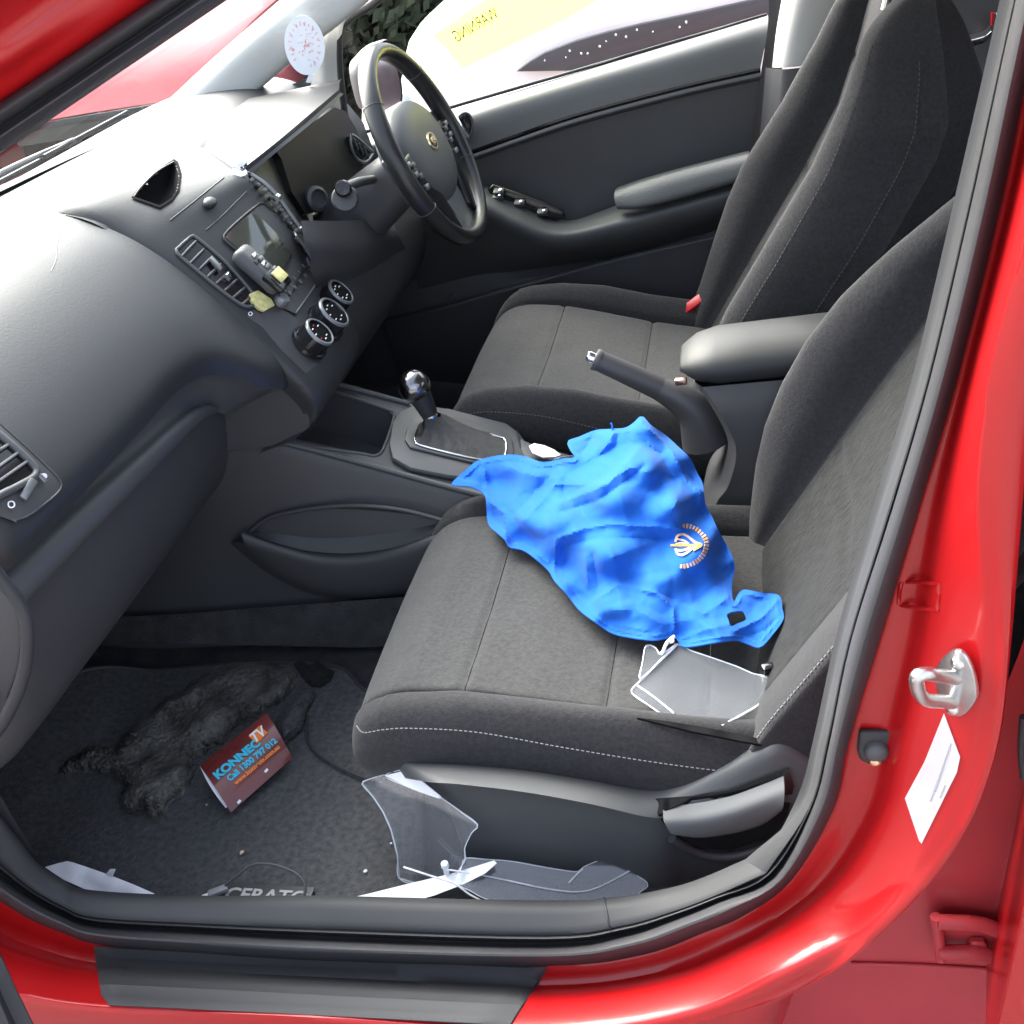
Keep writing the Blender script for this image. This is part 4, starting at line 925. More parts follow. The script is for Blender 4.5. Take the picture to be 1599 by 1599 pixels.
# side valance, lever
vt = [P(560, 1168, y=.33), P(600, 1172, y=.285), P(650, 1184, y=.272), P(720, 1192, y=.262), P(820, 1203, y=.258), P(920, 1220, y=.256), P(1010, 1238, y=.255), P(1060, 1231, y=.255), P(1130, 1203, y=.256), P(1185, 1176, y=.258), P(1225, 1164, y=.26), P(1290, 1200, y=.26)]
vb = [P(590, 1200, y=.308), P(625, 1212, y=.265), P(670, 1220, y=.216), P(720, 1224, y=.203), P(820, 1236, y=.198), P(920, 1254, y=.196), P(1010, 1275, y=.212), P(1060, 1276, y=.228), P(1130, 1268, y=.236), P(1185, 1258, y=.240), P(1225, 1250, y=.243), P(1290, 1270, y=.245)]
vin = [q+Vector((0, .03, -.004)) for q in vt]
vlow = [Vector((q.x+(.02 if i < 2 else 0), q.y+.034*(i < 6)+.012*(i > 5), q.z-.05)) for i, q in enumerate(vb)]
vfl = [Vector((q.x+(.05 if i < 2 else 0), q.y+.042*(i < 6)+.016*(i > 5), .300)) for i, q in enumerate(vb)]
val = loft('seat_valance', [vin, vt, [a.lerp(b, .5)+Vector((0, -.002, .003)) for a, b in zip(vt, vb)], vb, [q+Vector((0, .004, -.006)) for q in vb], vlow, vfl], PLASG, ps, keep=True, usub=6, sub=5, sharp=60)
VT = bvh(val)
def Vc(px, py, off=0):
    h, n = hit(VT, px, py, 0); q = h if h and h.y < .33 else P(px, py, y=.25); return q+Vector((0, -1, .25)).normalized()*off
lw = part('lever_recess', Vc(1130, 1265), ps) if False else None
lev = [(1034, 1256), (1080, 1252), (1140, 1240), (1190, 1222), (1222, 1208), (1226, 1225), (1222, 1262), (1200, 1290), (1150, 1306), (1100, 1310), (1064, 1296), (1044, 1278)]
prism('lever_recess', [Vc(a, b, .002) for a, b in ((1024, 1246), (1080, 1242), (1140, 1230), (1200, 1208), (1232, 1198), (1240, 1225), (1230, 1272), (1195, 1308), (1140, 1326), (1090, 1322), (1050, 1300), (1028, 1270))], (0, -.002, 0), GLOSS, ps, bevel=0)
lt = [Vc(a, b, .004) for a, b in ((1036, 1257), (1085, 1252), (1140, 1241), (1190, 1223), (1224, 1209))]
lo_ = [Vc(a, b, .020) for a, b in ((1040, 1268), (1088, 1268), (1140, 1258), (1190, 1240), (1225, 1222))]
lm_ = [Vc(a, b, .022) for a, b in ((1052, 1286), (1095, 1290), (1145, 1282), (1190, 1268), (1223, 1245))]
lb_ = [Vc(a, b, .012) for a, b in ((1062, 1293), (1100, 1298), (1148, 1292), (1190, 1280), (1216, 1262))]
lc_ = [Vc(a, b, .002) for a, b in ((1064, 1296), (1102, 1304), (1150, 1300), (1190, 1286), (1214, 1266))]
loft('height_lever', [lt, lo_, lm_, lb_, lc_], mat('lever plastic', (.13, .135, .14), .6, spec=.35, bump=.2, bscale=380, bdist=.0005), ps, nu=28, sub=5, thick=.002)
tube('lever_rim', [Vc(a, b, .006) for a, b in ((1050, 1305), (1090, 1328), (1140, 1334), (1195, 1318), (1235, 1285))], .006, PLAS, ps, n=30, k=8)
loft('seat_base', [[Vector((x, y, z)) for x in (.52, .7, .95)] for y, z in ((.30, .305), (.30, .43), (.74, .43), (.74, .305))], PLAS, ps, nu=6, lin=True)
# driver seat
ds = part('driver_seat', (.7, 1.24, .45), car)
seat_cushion(-.018, .712, .056, ds, tilt=.10, bol=.030, x0=.40, thr=THREADD)
dbase = lint([(.44, .79), (.67, .94), (.788, 1.02), (.905, 1.09), (1.006, 1.125), (1.10, 1.150), (1.2, 1.16)])
dF = lint([(.5, .05), (.60, .06), (.70, .075), (.80, .075), (.9, .065), (1.0, .045), (1.1, .03), (1.2, .02)])
dFf = lint([(.5, .05), (.58, .064), (.66, .085), (.74, .106), (.80, .115), (.9, .10), (1.0, .07), (1.1, .04), (1.2, .02)])
dhw = lint([(.4, .25), (.8, .258), (.95, .245), (1.05, .215), (1.2, .15)])
db, drow, dsec = seat_back(dbase, lambda z, s: dFf(z) if s > 0 else dF(z), 1.255, 1.122, .48, ds, dhw, 1)
back_stitch(drow, dsec, (-.97, .55), 10, 84, ds, Vector((-.001, -.001, 0)), THREADD)
back_stitch(drow, dsec, (-1.0, -.085), 10, 80, ds, Vector((0, -.001, 0)), THREADD)
for dy in (-.06, .06): tube('headrest_post', [Vector((1.150, 1.235+dy, 1.085)), Vector((1.195, 1.235+dy, 1.27))], .007, CHROME, ds, n=6, k=12)
lathe('post_guide', [(.016, 0), (.014, .008), (.009, .009)], Vector((1.158, 1.175, 1.122)), PLAS, ds, k=18)
box('headrest', Vector((1.20, 1.235, 1.32)), (.10, .25, .16), FAB, ds, .04, xd=(1, 0, .15), seg=4)
tube('seat_side_panel', [Vector((.55, 1.0, .47)), Vector((.75, .995, .45)), Vector((.95, 1.0, .46))], .022, PLAS, ds, n=14, k=10)
bk = part('belt_buckle', P(1082, 478, y=1.46), car)
bkx = (P(1108, 462, y=1.46)-P(1066, 492, y=1.46)).normalized()
box('buckle_body', P(1085, 477, y=1.462), (.060, .020, .022), BELT, bk, .003, xd=bkx, zd=(-.4, -.6, .6))
box('buckle_stem', P(1066, 500, y=1.462), (.05, .014, .012), PLAS, bk, .002, xd=bkx, zd=(-.4, -.6, .6))
# rear bench and rear far door
loft('rear_near_trim', [[Vector((x, y, z)) for x in (1.18, 1.5, 1.9, 2.3)] for y, z in ((.16, 1.0), (.17, .7), (.16, .3))], PLAS, car, nu=8)
loft('rear_bench', [[Vector((x, y, z)) for y in (.14, .5, .9, 1.3, 1.64)] for x, z in ((1.50, .36), (1.48, .50), (1.56, .56), (1.9, .54), (2.0, .6), (2.2, 1.0), (2.26, 1.02))], FAB, car, nu=16, sub=4)
# ================================================================ far (driver) door, seen from inside
dd = part('driver_door', P(900, 250, y=1.62), car)
D = [[(500, 225, 1.70), (640, 193, 1.70), (740, 160, 1.70), (900, 112, 1.70), (1060, 64, 1.70), (1198, 23, 1.70)],
     [(500, 234, 1.665), (640, 201, 1.665), (740, 168, 1.665), (900, 118, 1.665), (1060, 70, 1.665), (1200, 28, 1.665)],
     [(505, 250, 1.635), (645, 217, 1.635), (742, 186, 1.635), (900, 138, 1.635), (1060, 92, 1.635), (1198, 54, 1.635)],
     [(520, 285, 1.625), (650, 262, 1.625), (738, 234, 1.625), (800, 212, 1.625), (900, 178, 1.625), (1060, 135, 1.625), (1188, 106, 1.625)]]
loft('window_ledge', [rowv(r) for r in D], mat('door upper vinyl', (.082, .086, .088), .42, bump=.25, bscale=420, var=.05, bdist=.0006), dd, nu=40, sub=5)
g0 = rowv(D[3]); g1 = [q+Vector((0, .012, -.003)) for q in g0]
loft('trim_groove', [g0, g1, [q+Vector((0, .0, -.008)) for q in g1], [q+Vector((0, -.012, -.008)) for q in g1]], GLOSS, dd, nu=40, lin=True)
b0 = [q+Vector((0, -.001, -.009)) for q in g0]; b1 = [q+Vector((0, -.004, -.016)) for q in g0]; b2 = [q+Vector((0, .006, -.024)) for q in g0]
loft('trim_strip', [b0, b1, b2], PLAS, dd, nu=40, sub=4)
i0 = [q+Vector((0, .008, -.022)) for q in g0]
i1 = rowv([(540, 360, 1.645), (660, 345, 1.645), (745, 330, 1.645), (830, 345, 1.645), (900, 370, 1.645), (1000, 345, 1.645), (1165, 300, 1.645)])
loft('door_insert', [i0, [a.lerp(b, .5)+Vector((0, .006, 0)) for a, b in zip(crom(i0, 7), crom(i1, 7))], i1], mat('door insert vinyl', (.066, .066, .070), .6, bump=.4, bscale=260, var=.1), dd, nu=40, sub=6)
# armrest: lever-height pad swooping down past the switches
a0 = rowv([(540, 332, 1.645), (660, 312, 1.645), (745, 290, 1.64), (800, 306, 1.61), (880, 345, 1.60), (975, 318, 1.60), (1165, 270, 1.60)])
a1 = rowv([(540, 350, 1.60), (660, 328, 1.58), (745, 306, 1.56), (800, 330, 1.545), (875, 357, 1.54), (975, 335, 1.54), (1165, 283, 1.54)])
a2 = rowv([(540, 364, 1.585), (660, 345, 1.56), (745, 325, 1.54), (800, 348, 1.525), (872, 370, 1.52), (975, 350, 1.52), (1165, 298, 1.52)])
a3 = rowv([(540, 385, 1.59), (660, 372, 1.57), (745, 352, 1.55), (800, 372, 1.54), (872, 392, 1.535), (975, 374, 1.535), (1165, 325, 1.535)])
a4 = rowv([(520, 470, 1.64), (640, 455, 1.64), (745, 430, 1.635), (800, 425, 1.63), (872, 415, 1.62), (975, 398, 1.61), (1165, 348, 1.60)])
loft('door_armrest', [a0, [q.lerp(r, .6)+Vector((0, 0, .004)) for q, r in zip(a0, a1)], a1, a2, a3, a4], mat('armrest plastic', (.05, .053, .056), .5, bump=.25, bscale=380, var=.08, bdist=.0006), dd, nu=44, sub=5)
loft('lower_panel', [a4, rowv([(520, 515, 1.64), (620, 494, 1.635), (700, 478, 1.625), (780, 456, 1.61), (900, 424, 1.60), (1165, 360, 1.60)]), rowv([(520, 545, 1.655), (620, 520, 1.65), (700, 505, 1.65), (780, 482, 1.645), (900, 450, 1.64), (1165, 385, 1.64)])], PLAS, dd, nu=40, sub=4)
pkt = rowv([(600, 503, 1.605), (640, 495, 1.59), (700, 481, 1.575), (770, 460, 1.565), (850, 438, 1.56), (960, 408, 1.56), (1110, 373, 1.56), (1180, 357, 1.56)])
loft('door_pocket', [[q+Vector((0, .02, -.004)) for q in pkt], [q+Vector((0, .006, .004)) for q in pkt], [q+Vector((0, -.003, -.003)) for q in pkt], [q+Vector((0, .0, -.02)) for q in pkt], [Vector((q.x, q.y+.03, q.z-.22)) for q in pkt]], PLAS, dd, nu=44, sub=4)
for px, py in ((703, 475), (765, 465)): tube('bottle_clip', row([(px, py+6), (px+1, py-8), (px+3, py-16)], y=1.62), .0022, PLASG, dd, n=8, k=6)
lathe('pocket_bolt', [(.006, 0), (.005, .004), (.0001, .005)], P(760, 468, y=1.585), CHROME, dd, (1, 0, 0), (-.2, -.7, .6), k=14)
# padded elbow rest
eb = [P(962, 296, y=1.56), P(1000, 283, y=1.555), P(1060, 266, y=1.55), P(1170, 238, y=1.55)]
ebf = [P(960, 312, y=1.53), P(1000, 306, y=1.522), P(1060, 290, y=1.52), P(1170, 258, y=1.52)]
ebb = [P(964, 326, y=1.525), P(1000, 324, y=1.515), P(1060, 310, y=1.515), P(1170, 278, y=1.515)]
loft('elbow_pad', [[q+Vector((0, .05, -.01)) for q in eb], eb, [a.lerp(b, .5)+Vector((0, -.002, .005)) for a, b in zip(eb, ebf)], ebf, ebb, [q+Vector((0, .02, -.008)) for q in ebb]], mat('elbow vinyl', (.060, .064, .066), .45, bump=.3, bscale=300, var=.06), dd, nu=30, sub=5)
swp_ = [(762, 298), (770, 290), (800, 300), (850, 318), (880, 332), (884, 342), (866, 347), (820, 336), (775, 318)]
prism('switch_panel', [P(a, b, y=1.575) for a, b in swp_], (0, .008, .004), GLOSS, dd, bevel=.002)
for px, py in ((780, 300), (779, 308), (812, 318), (848, 332)):
    box('window_switch', P(px, py, y=1.567), (.022, .014, .010), PLAS, dd, .002, xd=(1, 0, -.25), zd=(0, -.5, .85))
    box('switch_tip', P(px+2, py-3, y=1.560), (.006, .006, .004), CHROME, dd, .001, xd=(1, 0, -.25), zd=(0, -.5, .85))
dhd = part('door_handle', P(724, 195, y=1.61), dd) if False else dd
prism('handle_bowl', [P(724+13*math.cos(t)-4*math.sin(t), 201+24*math.sin(t)+2*math.cos(t), y=1.612) for t in [k*.314 for k in range(20)]], (0, .012, 0), GLOSS, dd, bevel=.001)
tube('handle_rim', [P(724+14*math.cos(t)-4*math.sin(t), 201+25*math.sin(t)+2*math.cos(t), y=1.612) for t in [k*.314 for k in range(20)]], .0022, PLASG, dd, raw=True, closed=True, k=6)
tube('door_handle', [P(711, 186, y=1.60), P(716, 196, y=1.592), P(728, 214, y=1.60)], .0085, CHROME, dd, n=14, k=12)
gf = rowv([(500, 228, 1.69), (545, 216, 1.69), (740, 160, 1.69), (1198, 26, 1.69)])
gt = [Vector((q.x*.72+.26, 1.58, 1.33)) for q in gf]
wg = loft('window_glass', [gf, gt], GLASS, dd, nu=12, lin=True)
tube('glass_seal', [q+Vector((0, -.008, .004)) for q in gf], .0035, RUB, dd, n=30, k=6)
loft('door_edge', [[P(1199, -60, y=1.66), P(1201, 26, y=1.65), P(1190, 106, y=1.63), P(1172, 235, y=1.62), P(1150, 420, y=1.6)], [P(1214, -60, y=1.68), P(1216, 26, y=1.66), P(1204, 106, y=1.65), P(1186, 235, y=1.64), P(1164, 420, y=1.62)], [P(1222, -60, y=1.70), P(1230, 26, y=1.69), P(1222, 106, y=1.69), P(1204, 235, y=1.69), P(1180, 420, y=1.69)]], RUB, dd, nu=20, sub=3)
loft('door_frame_paint', [[P(1203, -60, y=1.675), P(1205, 24, y=1.672)], [P(1213, -60, y=1.672), P(1208, 26, y=1.670)]], RED, dd, nu=6)
# outer skin of that door, so it has a back
loft('door_skin', [[Vector((x, y, z)) for x in (.0, .3, .7, 1.1)] for y, z in ((1.715, .88), (1.77, .78), (1.78, .55), (1.74, .3))], RED, dd, nu=12, sub=3)
# door mirror outside
dm = part('door_mirror', P(600, 110, y=1.9), dd) if False else dd
mh = []
mc = P(604, 122, y=1.86)
for s, dx in ((.15, -.075), (.7, -.06), (.95, -.03), (1, 0.0), (.97, .004)):
    mh.append([mc+Vector((dx, math.copysign(abs(math.cos(t))**.6, math.cos(t))*.095*s, math.copysign(abs(math.sin(t))**.6, math.sin(t))*.075*s)) for t in [k*2*math.pi/28 for k in range(28)]])
grid_mesh('mirror_housing', mh, PLAS, dd, closed_u=True, caps=False, sharp=60)
grid_mesh('mirror_glass', [[mc+Vector((.002, math.copysign(abs(math.cos(t))**.6, math.cos(t))*.088*s, math.copysign(abs(math.sin(t))**.6, math.sin(t))*.068*s)) for t in [k*2*math.pi/28 for k in range(28)]] for s in (1, .02)], CHROME, dd, closed_u=True)
tube('mirror_foot', [mc+Vector((-.03, -.06, -.05)), mc+Vector((-.02, -.12, -.09)), Vector((.20, 1.70, .93))], .022, PLAS, dd, n=10, k=10)
# far A pillar, quarter glass, door seal, B pillar
loft('far_pillar', [[P(205, 204, y=1.52), P(250, 168, y=1.53), P(330, 94, y=1.53), P(440, -2, y=1.51), P(520, -70, y=1.48)], [P(240, 206, y=1.500), P(300, 160, y=1.505), P(385, 80, y=1.50), P(485, 0, y=1.48), P(560, -60, y=1.46)], [P(300, 200, y=1.50), P(375, 158, y=1.51), P(430, 112, y=1.51), P(470, 78, y=1.50), P(545, 20, y=1.48), P(640, -60, y=1.46)], [P(302, 204, y=1.53), P(377, 162, y=1.54), P(433, 116, y=1.54), P(474, 82, y=1.53), P(550, 24, y=1.51), P(650, -60, y=1.48)]], LTRIM, car, nu=28, sub=5)
loft('pillar_post', [[P(486, 60, y=1.56), P(486, 100, y=1.555), P(487, 140, y=1.55), P(495, 190, y=1.55), P(505, 240, y=1.55)], [P(505, 50, y=1.545), P(507, 100, y=1.54), P(512, 150, y=1.535), P(520, 200, y=1.535), P(528, 250, y=1.54)], [P(527, 40, y=1.55), P(526, 100, y=1.55), P(530, 150, y=1.55), P(537, 200, y=1.55), P(545, 250, y=1.55)]], LTRIM, car, nu=20, sub=4)
loft('pillar_post', [[P(470, 80, y=1.55), P(486, 98, y=1.56)], [P(520, 20, y=1.545), P(530, 60, y=1.55)], [P(560, 10, y=1.55), P(536, 38, y=1.555)]], LTRIM, car, nu=8, sub=4)
tube('door_seal', [P(640, -40, y=1.55), P(580, 8, y=1.555), P(545, 30, y=1.56), P(531, 48, y=1.56), P(529, 90, y=1.56), P(533, 140, y=1.56), P(541, 200, y=1.56), P(550, 250, y=1.56)], .0085, RUB, car, n=40, k=10)
loft('quarter_glass', [[P(290, 206, y=1.58), P(372, 160, y=1.58), P(470, 80, y=1.58)], [P(380, 240, y=1.58), P(440, 200, y=1.58), P(500, 100, y=1.58)]], GLASS, car, nu=8)
loft('far_belt_panel', [[P(360, 165, y=1.60), P(440, 140, y=1.60), P(500, 124, y=1.60), P(548, 220, y=1.60)], [P(360, 240, y=1.6), P(440, 240, y=1.6), P(500, 240, y=1.6), P(548, 260, y=1.6)]], PLAS, car, nu=10)
# round label on the glass with its red print
stc = (476, 71); sa = []
def st_pt(r, t, y=1.470):
    u, v = math.cos(t)*31*r, math.sin(t)*47*r; ca, sb = math.cos(R(-9)), math.sin(R(-9)); return P(stc[0]+u*ca-v*sb, stc[1]+u*sb+v*ca, y=y)
rs = part('round_label', st_pt(0, 0), car); rs['label'] = 'round white label with red print on the quarter glass'
prism('label_disc', [st_pt(1, k*2*math.pi/40) for k in range(40)], (0, .0015, 0), WHITE, rs, bevel=0)
for k in range(26):
    t = R(150)+k*R(11.5); a = st_pt(.82-.05*(k % 2), t+.04*(k % 3-1), 1.4692); b = st_pt(.66, t+.10*(k % 3-1), 1.4692)
    tube('print_stroke', [a, b], .0006, PINKT, rs, n=3, k=4)
for k in range(34):
    rr_ = random.uniform(0, .5); t = random.uniform(0, 6.28); a = st_pt(rr_, t, 1.4692); tube('print_stroke', [a, a+Vector((random.uniform(.001, .004), 0, random.uniform(-.004, .004)))], .0006, PINKT, rs, n=3, k=4)
lathe('print_dot', [(.003, 0), (.0001, .0004)], st_pt(.62, R(172), 1.4692), PINKT, rs, (1, 0, 0), (0, -1, 0), k=12)
prism('label_tail', [P(a, b, y=1.471) for a, b in ((483, 116), (490, 118), (485, 130), (478, 129))], (0, .001, 0), WHITE, rs, bevel=0)
# yellow notice stuck on the outside of the glass, read backwards from in here
ysp = plane3(gf[2]+Vector((0, .006, 0)), gf[3]+Vector((0, .006, 0)), gt[2]+Vector((0, .006, 0)))
wn_ = part('warning_notice', PP(790, 60, ysp), car); wn_['label'] = 'yellow notice on the window, its heading seen mirrored'
prism('notice_sheet', [PP(a, b, ysp) for a, b in ((676, 56), (765, -4), (840, -50), (1000, -40), (885, 30), (722, 108), (700, 80))], (0, .0006, 0), YEL, wn_, bevel=0)
tx0, tx1 = PP(705, 62, ysp), PP(775, 20, ysp); tn = ysp[1] if ysp[1].y < 0 else -ysp[1]
text('notice_heading', 'WARNING', PP(743, 40, ysp)+tn*.0012, tx1-tx0, tn, .034, OCH, wn_, .0002, mirror=True, sx=.62)
# B pillar on the far side and rear door
loft('far_b_pillar', [[P(1206, 106, y=1.62), P(1214, 40, y=1.61), P(1232, -60, y=1.58)], [P(1222, 106, y=1.585), P(1236, 40, y=1.57), P(1262, -60, y=1.55)], [P(1250, 104, y=1.575), P(1268, 40, y=1.565), P(1290, -60, y=1.545)], [P(1290, 98, y=1.585), P(1320, 40, y=1.58), P(1340, -60, y=1.56)]], LTRIM, car, nu=14, sub=5)
loft('far_b_pillar_base', [[P(1196, 106, y=1.61), P(1170, 420, y=1.58)], [P(1216, 108, y=1.57), P(1190, 420, y=1.55)], [P(1250, 106, y=1.555), P(1230, 420, y=1.54)], [P(1420, 80, y=1.58), P(1400, 420, y=1.56)]], PLAS, car, nu=10, sub=4)
loft('rear_far_door', [[Vector((x, y, z)) for x in (1.13, 1.5, 1.8, 2.2)] for y, z in ((1.68, 1.03), (1.64, 1.02), (1.62, .9), (1.60, .75), (1.64, .18))], PLAS, car, nu=10, sub=4)
loft('rear_far_glass', [[Vector((1.25, 1.69, 1.02)), Vector((2.2, 1.69, 1.04))], [Vector((1.25, 1.57, 1.36)), Vector((2.1, 1.57, 1.33))]], mat('dark tinted glass', (.01, .01, .012), .06), car, nu=4)
hl = [P(1476, 67, y=1.58), P(1500, 60, y=1.575), P(1534, 51, y=1.575), P(1546, 42, y=1.58)]
hl2 = [q+Vector((0, .0, -.016)) for q in hl]
loft('rear_door_handle', [hl, [a.lerp(b, .5)+Vector((0, -.005, 0)) for a, b in zip(hl, hl2)], hl2], CHROME, car, nu=16, sub=4, thick=.004)
box('lock_tab', P(1557, 32, y=1.58), (.010, .012, .030), CHROME, car, .003, xd=(1, 0, .2)); box('lock_flag', P(1551, 30, y=1.585), (.006, .006, .022), BELT, car, .001)
# ================================================================ LOOSE THINGS
# mat with its metal badge
fmat = thing('floor_mat', 'dark grey pile floor mat in the passenger footwell', 'mat', (.2, .45, .305))
mp_ = [Vector((-.20, .22, 0)), Vector((-.22, .40, 0)), Vector((-.20, .62, 0)), Vector((-.02, .665, 0)), Vector((.22, .66, 0)), Vector((.30, .60, 0)), Vector((.40, .50, 0)), Vector((.46, .35, 0)), Vector((.46, .19, 0)), Vector((.1, .178, 0)), Vector((-.10, .19, 0))]
mpp = crom(mp_, 60, True)
pts_, tri, ring = patch2d([Vector((q.x, q.y)) for q in mpp], .02, jit=.3)
bm = bmesh.new(); vv = [bm.verts.new((q.x, q.y, .312+max(0, -.10-q.x)*.35+.0014*noise.noise(Vector((q.x*9, q.y*9, 0))))) for q in pts_]
for f in tri: bm.faces.new([vv[i] for i in f])
bmesh.ops.recalc_face_normals(bm, faces=bm.faces); bmesh.ops.solidify(bm, geom=bm.faces[:], thickness=.006)
mobj = from_bm('pile', bm, MATT, fmat)
if mobj.data.polygons[0].normal.z == 0: pass
tube('binding', [Vector((q.x, q.y, .311+max(0, -.10-q.x)*.35)) for q in crom(mp_, 120, True)], .0042, RUB, fmat, raw=True, closed=True, k=8)
bo = [P(352, 1380, z=.316), P(493, 1387, z=.316)]
bx_ = (bo[1]-bo[0]).normalized(); by_ = Vector((0, 0, 1)).cross(bx_)
prism('badge_plate', [bo[0], bo[1], bo[1]-by_*.036, bo[0]-by_*.036], (0, 0, .002), PLAS, fmat, bevel=.0006)
text('badge_lettering', 'CERATO', bo[0].lerp(bo[1], .53)-by_*.0195+Vector((0, 0, .0028)), bx_, (0, 0, 1), .027, BADGE, fmat, .0008, bold=.0006, sx=1.1)
# charred foam chunk on the mat
def heap(poly, step, zf, floor, name, m, parent=None, holes=()):
    v2, tri, ring = patch2d([Vector(q) for q in poly], step, holes); bm = bmesh.new(); vv = []
    for q in v2:
        d = min(segd(q, ring[i], ring[i-1]) for i in range(len(ring))); vv.append(bm.verts.new(P(q.x, q.y, z=floor+zf(q, d))))
    for f in tri: bm.faces.new([vv[i] for i in f])
    bmesh.ops.recalc_face_normals(bm, faces=bm.faces)
    if sum(f.normal.z for f in bm.faces) < 0: bmesh.ops.reverse_faces(bm, faces=bm.faces)
    er = bmesh.ops.extrude_face_region(bm, geom=bm.faces[:]); bmesh.ops.translate(bm, verts=[g for g in er['geom'] if isinstance(g, bmesh.types.BMVert)], vec=(0, 0, -.003)); bmesh.ops.recalc_face_normals(bm, faces=bm.faces)
    return from_bm(name, bm, m, parent, sharp=35)
fp = [(79, 1208), (100, 1186), (143, 1163), (165, 1168), (178, 1172), (190, 1152), (215, 1128), (240, 1108), (262, 1088), (290, 1078), (300, 1062), (330, 1043), (370, 1034), (420, 1033), (455, 1046), (463, 1054), (458, 1072), (445, 1090), (428, 1102), (418, 1108), (400, 1122), (380, 1126), (366, 1136), (350, 1158), (334, 1164), (318, 1176), (300, 1186), (303, 1204), (297, 1222), (286, 1240), (268, 1250), (262, 1262), (256, 1270), (244, 1281), (233, 1276), (224, 1262), (212, 1270), (198, 1268), (186, 1254), (188, 1240), (196, 1228), (184, 1214), (172, 1204), (150, 1206), (120, 1206), (95, 1212)]
ridges = [([(175, 1200), (230, 1180), (300, 1130), (400, 1090), (450, 1060)], .016, 16), ([(180, 1160), (240, 1125), (260, 1095)], .014, 14), ([(90, 1205), (143, 1168)], .012, 10), ([(205, 1235), (260, 1212), (296, 1192)], .018, 8), ([(250, 1110), (330, 1060), (420, 1045)], .014, 14), ([(200, 1262), (230, 1245), (290, 1230)], .012, 10)]
hollow = [([(205, 1185), (250, 1165), (280, 1140)], .020, 16), ([(262, 1120), (330, 1085)], .008, 10)]
FC1 = crumple(70, 470, 1020, 1290, 34, .006, 3, -.5, 2); FC2 = crumple(70, 470, 1020, 1290, 11, .0035, 4)
def fz(q, d):
    h = .014*min(1, d/9)+.016*min(1, d/22)
    for pth, a, s in ridges: h += a*gss(pathd(q, pth), s)*min(1, d/7+.25)
    for pth, a, s in hollow: h -= a*gss(pathd(q, pth), s)
    ed = math.exp(-d/12)*(1 if q.y > 1150 else .4); h = h*.5+FC1(q.x, q.y)*1.2*min(1, d/6)+FC2(q.x, q.y)*(.35+ed)+(.003+.010*ed)*noise.noise(Vector((q.x*.30, q.y*.30, 5)))
    return max(.002, h)
fo_ = heap(fp, 3.6, fz, .313, 'foam_chunk', FOAM); tag(fo_, 'charred black chunk of torn foam lying on the floor mat', 'foam chunk')
so = heap([(459, 1037), (470, 1031), (484, 1040), (497, 1031), (508, 1042), (522, 1048), (516, 1062), (500, 1072), (486, 1070), (470, 1054)], 5, lambda q, d: .004+.010*min(1, d/9)+.004*noise.noise(Vector((q.x*.2, q.y*.2, 0))), .313, 'foam_scrap', mat('soot black foam', (.008, .008, .009), .95, bump=.8, bscale=60), None); tag(so, 'small jet black scrap of foam beside the passenger seat', 'foam scrap')
co = heap([(465, 1075), (485, 1072), (492, 1085), (480, 1105), (472, 1135), (456, 1150), (440, 1160), (432, 1140), (434, 1118), (450, 1100)], 6, lambda q, d: .008+.012*min(1, d/10)+.003*noise.noise(Vector((q.x*.15, q.y*.15, 2))), .313, 'carpet_offcut', MATT, None); tag(co, 'grey offcut of carpet curled behind the maroon leaflet', 'carpet offcut')
# leaflet, slightly curled
lf = thing('leaflet', 'maroon leaflet with cyan and orange print leaning on the foam chunk', 'leaflet', P(380, 1190, z=.34))
LQ = [P(312, 1196, z=.360), P(417, 1114, z=.372), P(457, 1184, z=.330), P(361, 1269, z=.322)]
LNn = (LQ[1]-LQ[0]).cross(LQ[3]-LQ[0]).normalized(); LNn = LNn if LNn.z > 0 else -LNn
def Lf(u, v, off=0): return LQ[0].lerp(LQ[1], u).lerp(LQ[3].lerp(LQ[2], u), v)+LNn*(.008*math.sin(math.pi*v)+off)
grid_mesh('cover', [[Lf(i/16, j/14) for i in range(17)] for j in range(15)], MAROON, lf, thick=.0006)
grid_mesh('back_page', [[Lf(i/16, j/14, -.010*j/14*(1-i/16)-.0015) + (LQ[0]-LQ[1]).normalized()*.004*math.sin(math.pi*j/14) for i in range(17)] for j in range(13)], WHITE, lf, thick=.0006)
lx = (LQ[1]-LQ[0]).normalized(); ln2 = (LQ[2]-LQ[3]).normalized()
def ltext(name, body, u, v, size, m, wid, bold=0, shear=0):
    o = Lf(u, v, .0012); xd = Lf(min(1, u+.1), v)-Lf(u-.1, v); nn = xd.cross(Lf(u, v-.02)-Lf(u, v+.02)).normalized(); nn = nn if nn.z > 0 else -nn
    return text(name, body, o, xd, nn, size, m, lf, .0003, bold=bold, shear=shear, sx=wid)
ltext('brand_lettering', 'KONNEC', .40, .39, .0180, CYAN, 1.02, .0009)
oq = [Lf(.66, .16, .0010), Lf(.84, .13, .0010), Lf(.88, .36, .0010), Lf(.70, .40, .0010)]
prism('orange_flash', oq, LNn*.0004, ORP, lf, bevel=0)
ltext('brand_lettering', 'TV', .755, .27, .0230, WHITE, .8, .0006, .3)
ltext('phone_line', 'Call 1300 797 012', .55, .575, .0120, CYAN, .98, .0005)
ltext('web_line', 'www.konnectv.com.au', .57, .70, .0088, ORP, 1.0, .0004)
for u, v in ((.60, .86), (.12, .95)): prism('scuff_mark', [Lf(u, v, .001), Lf(u+.05, v-.01, .001), Lf(u+.06, v+.03, .001), Lf(u+.01, v+.04, .001)], LNn*.0002, WHITE, lf, bevel=0)
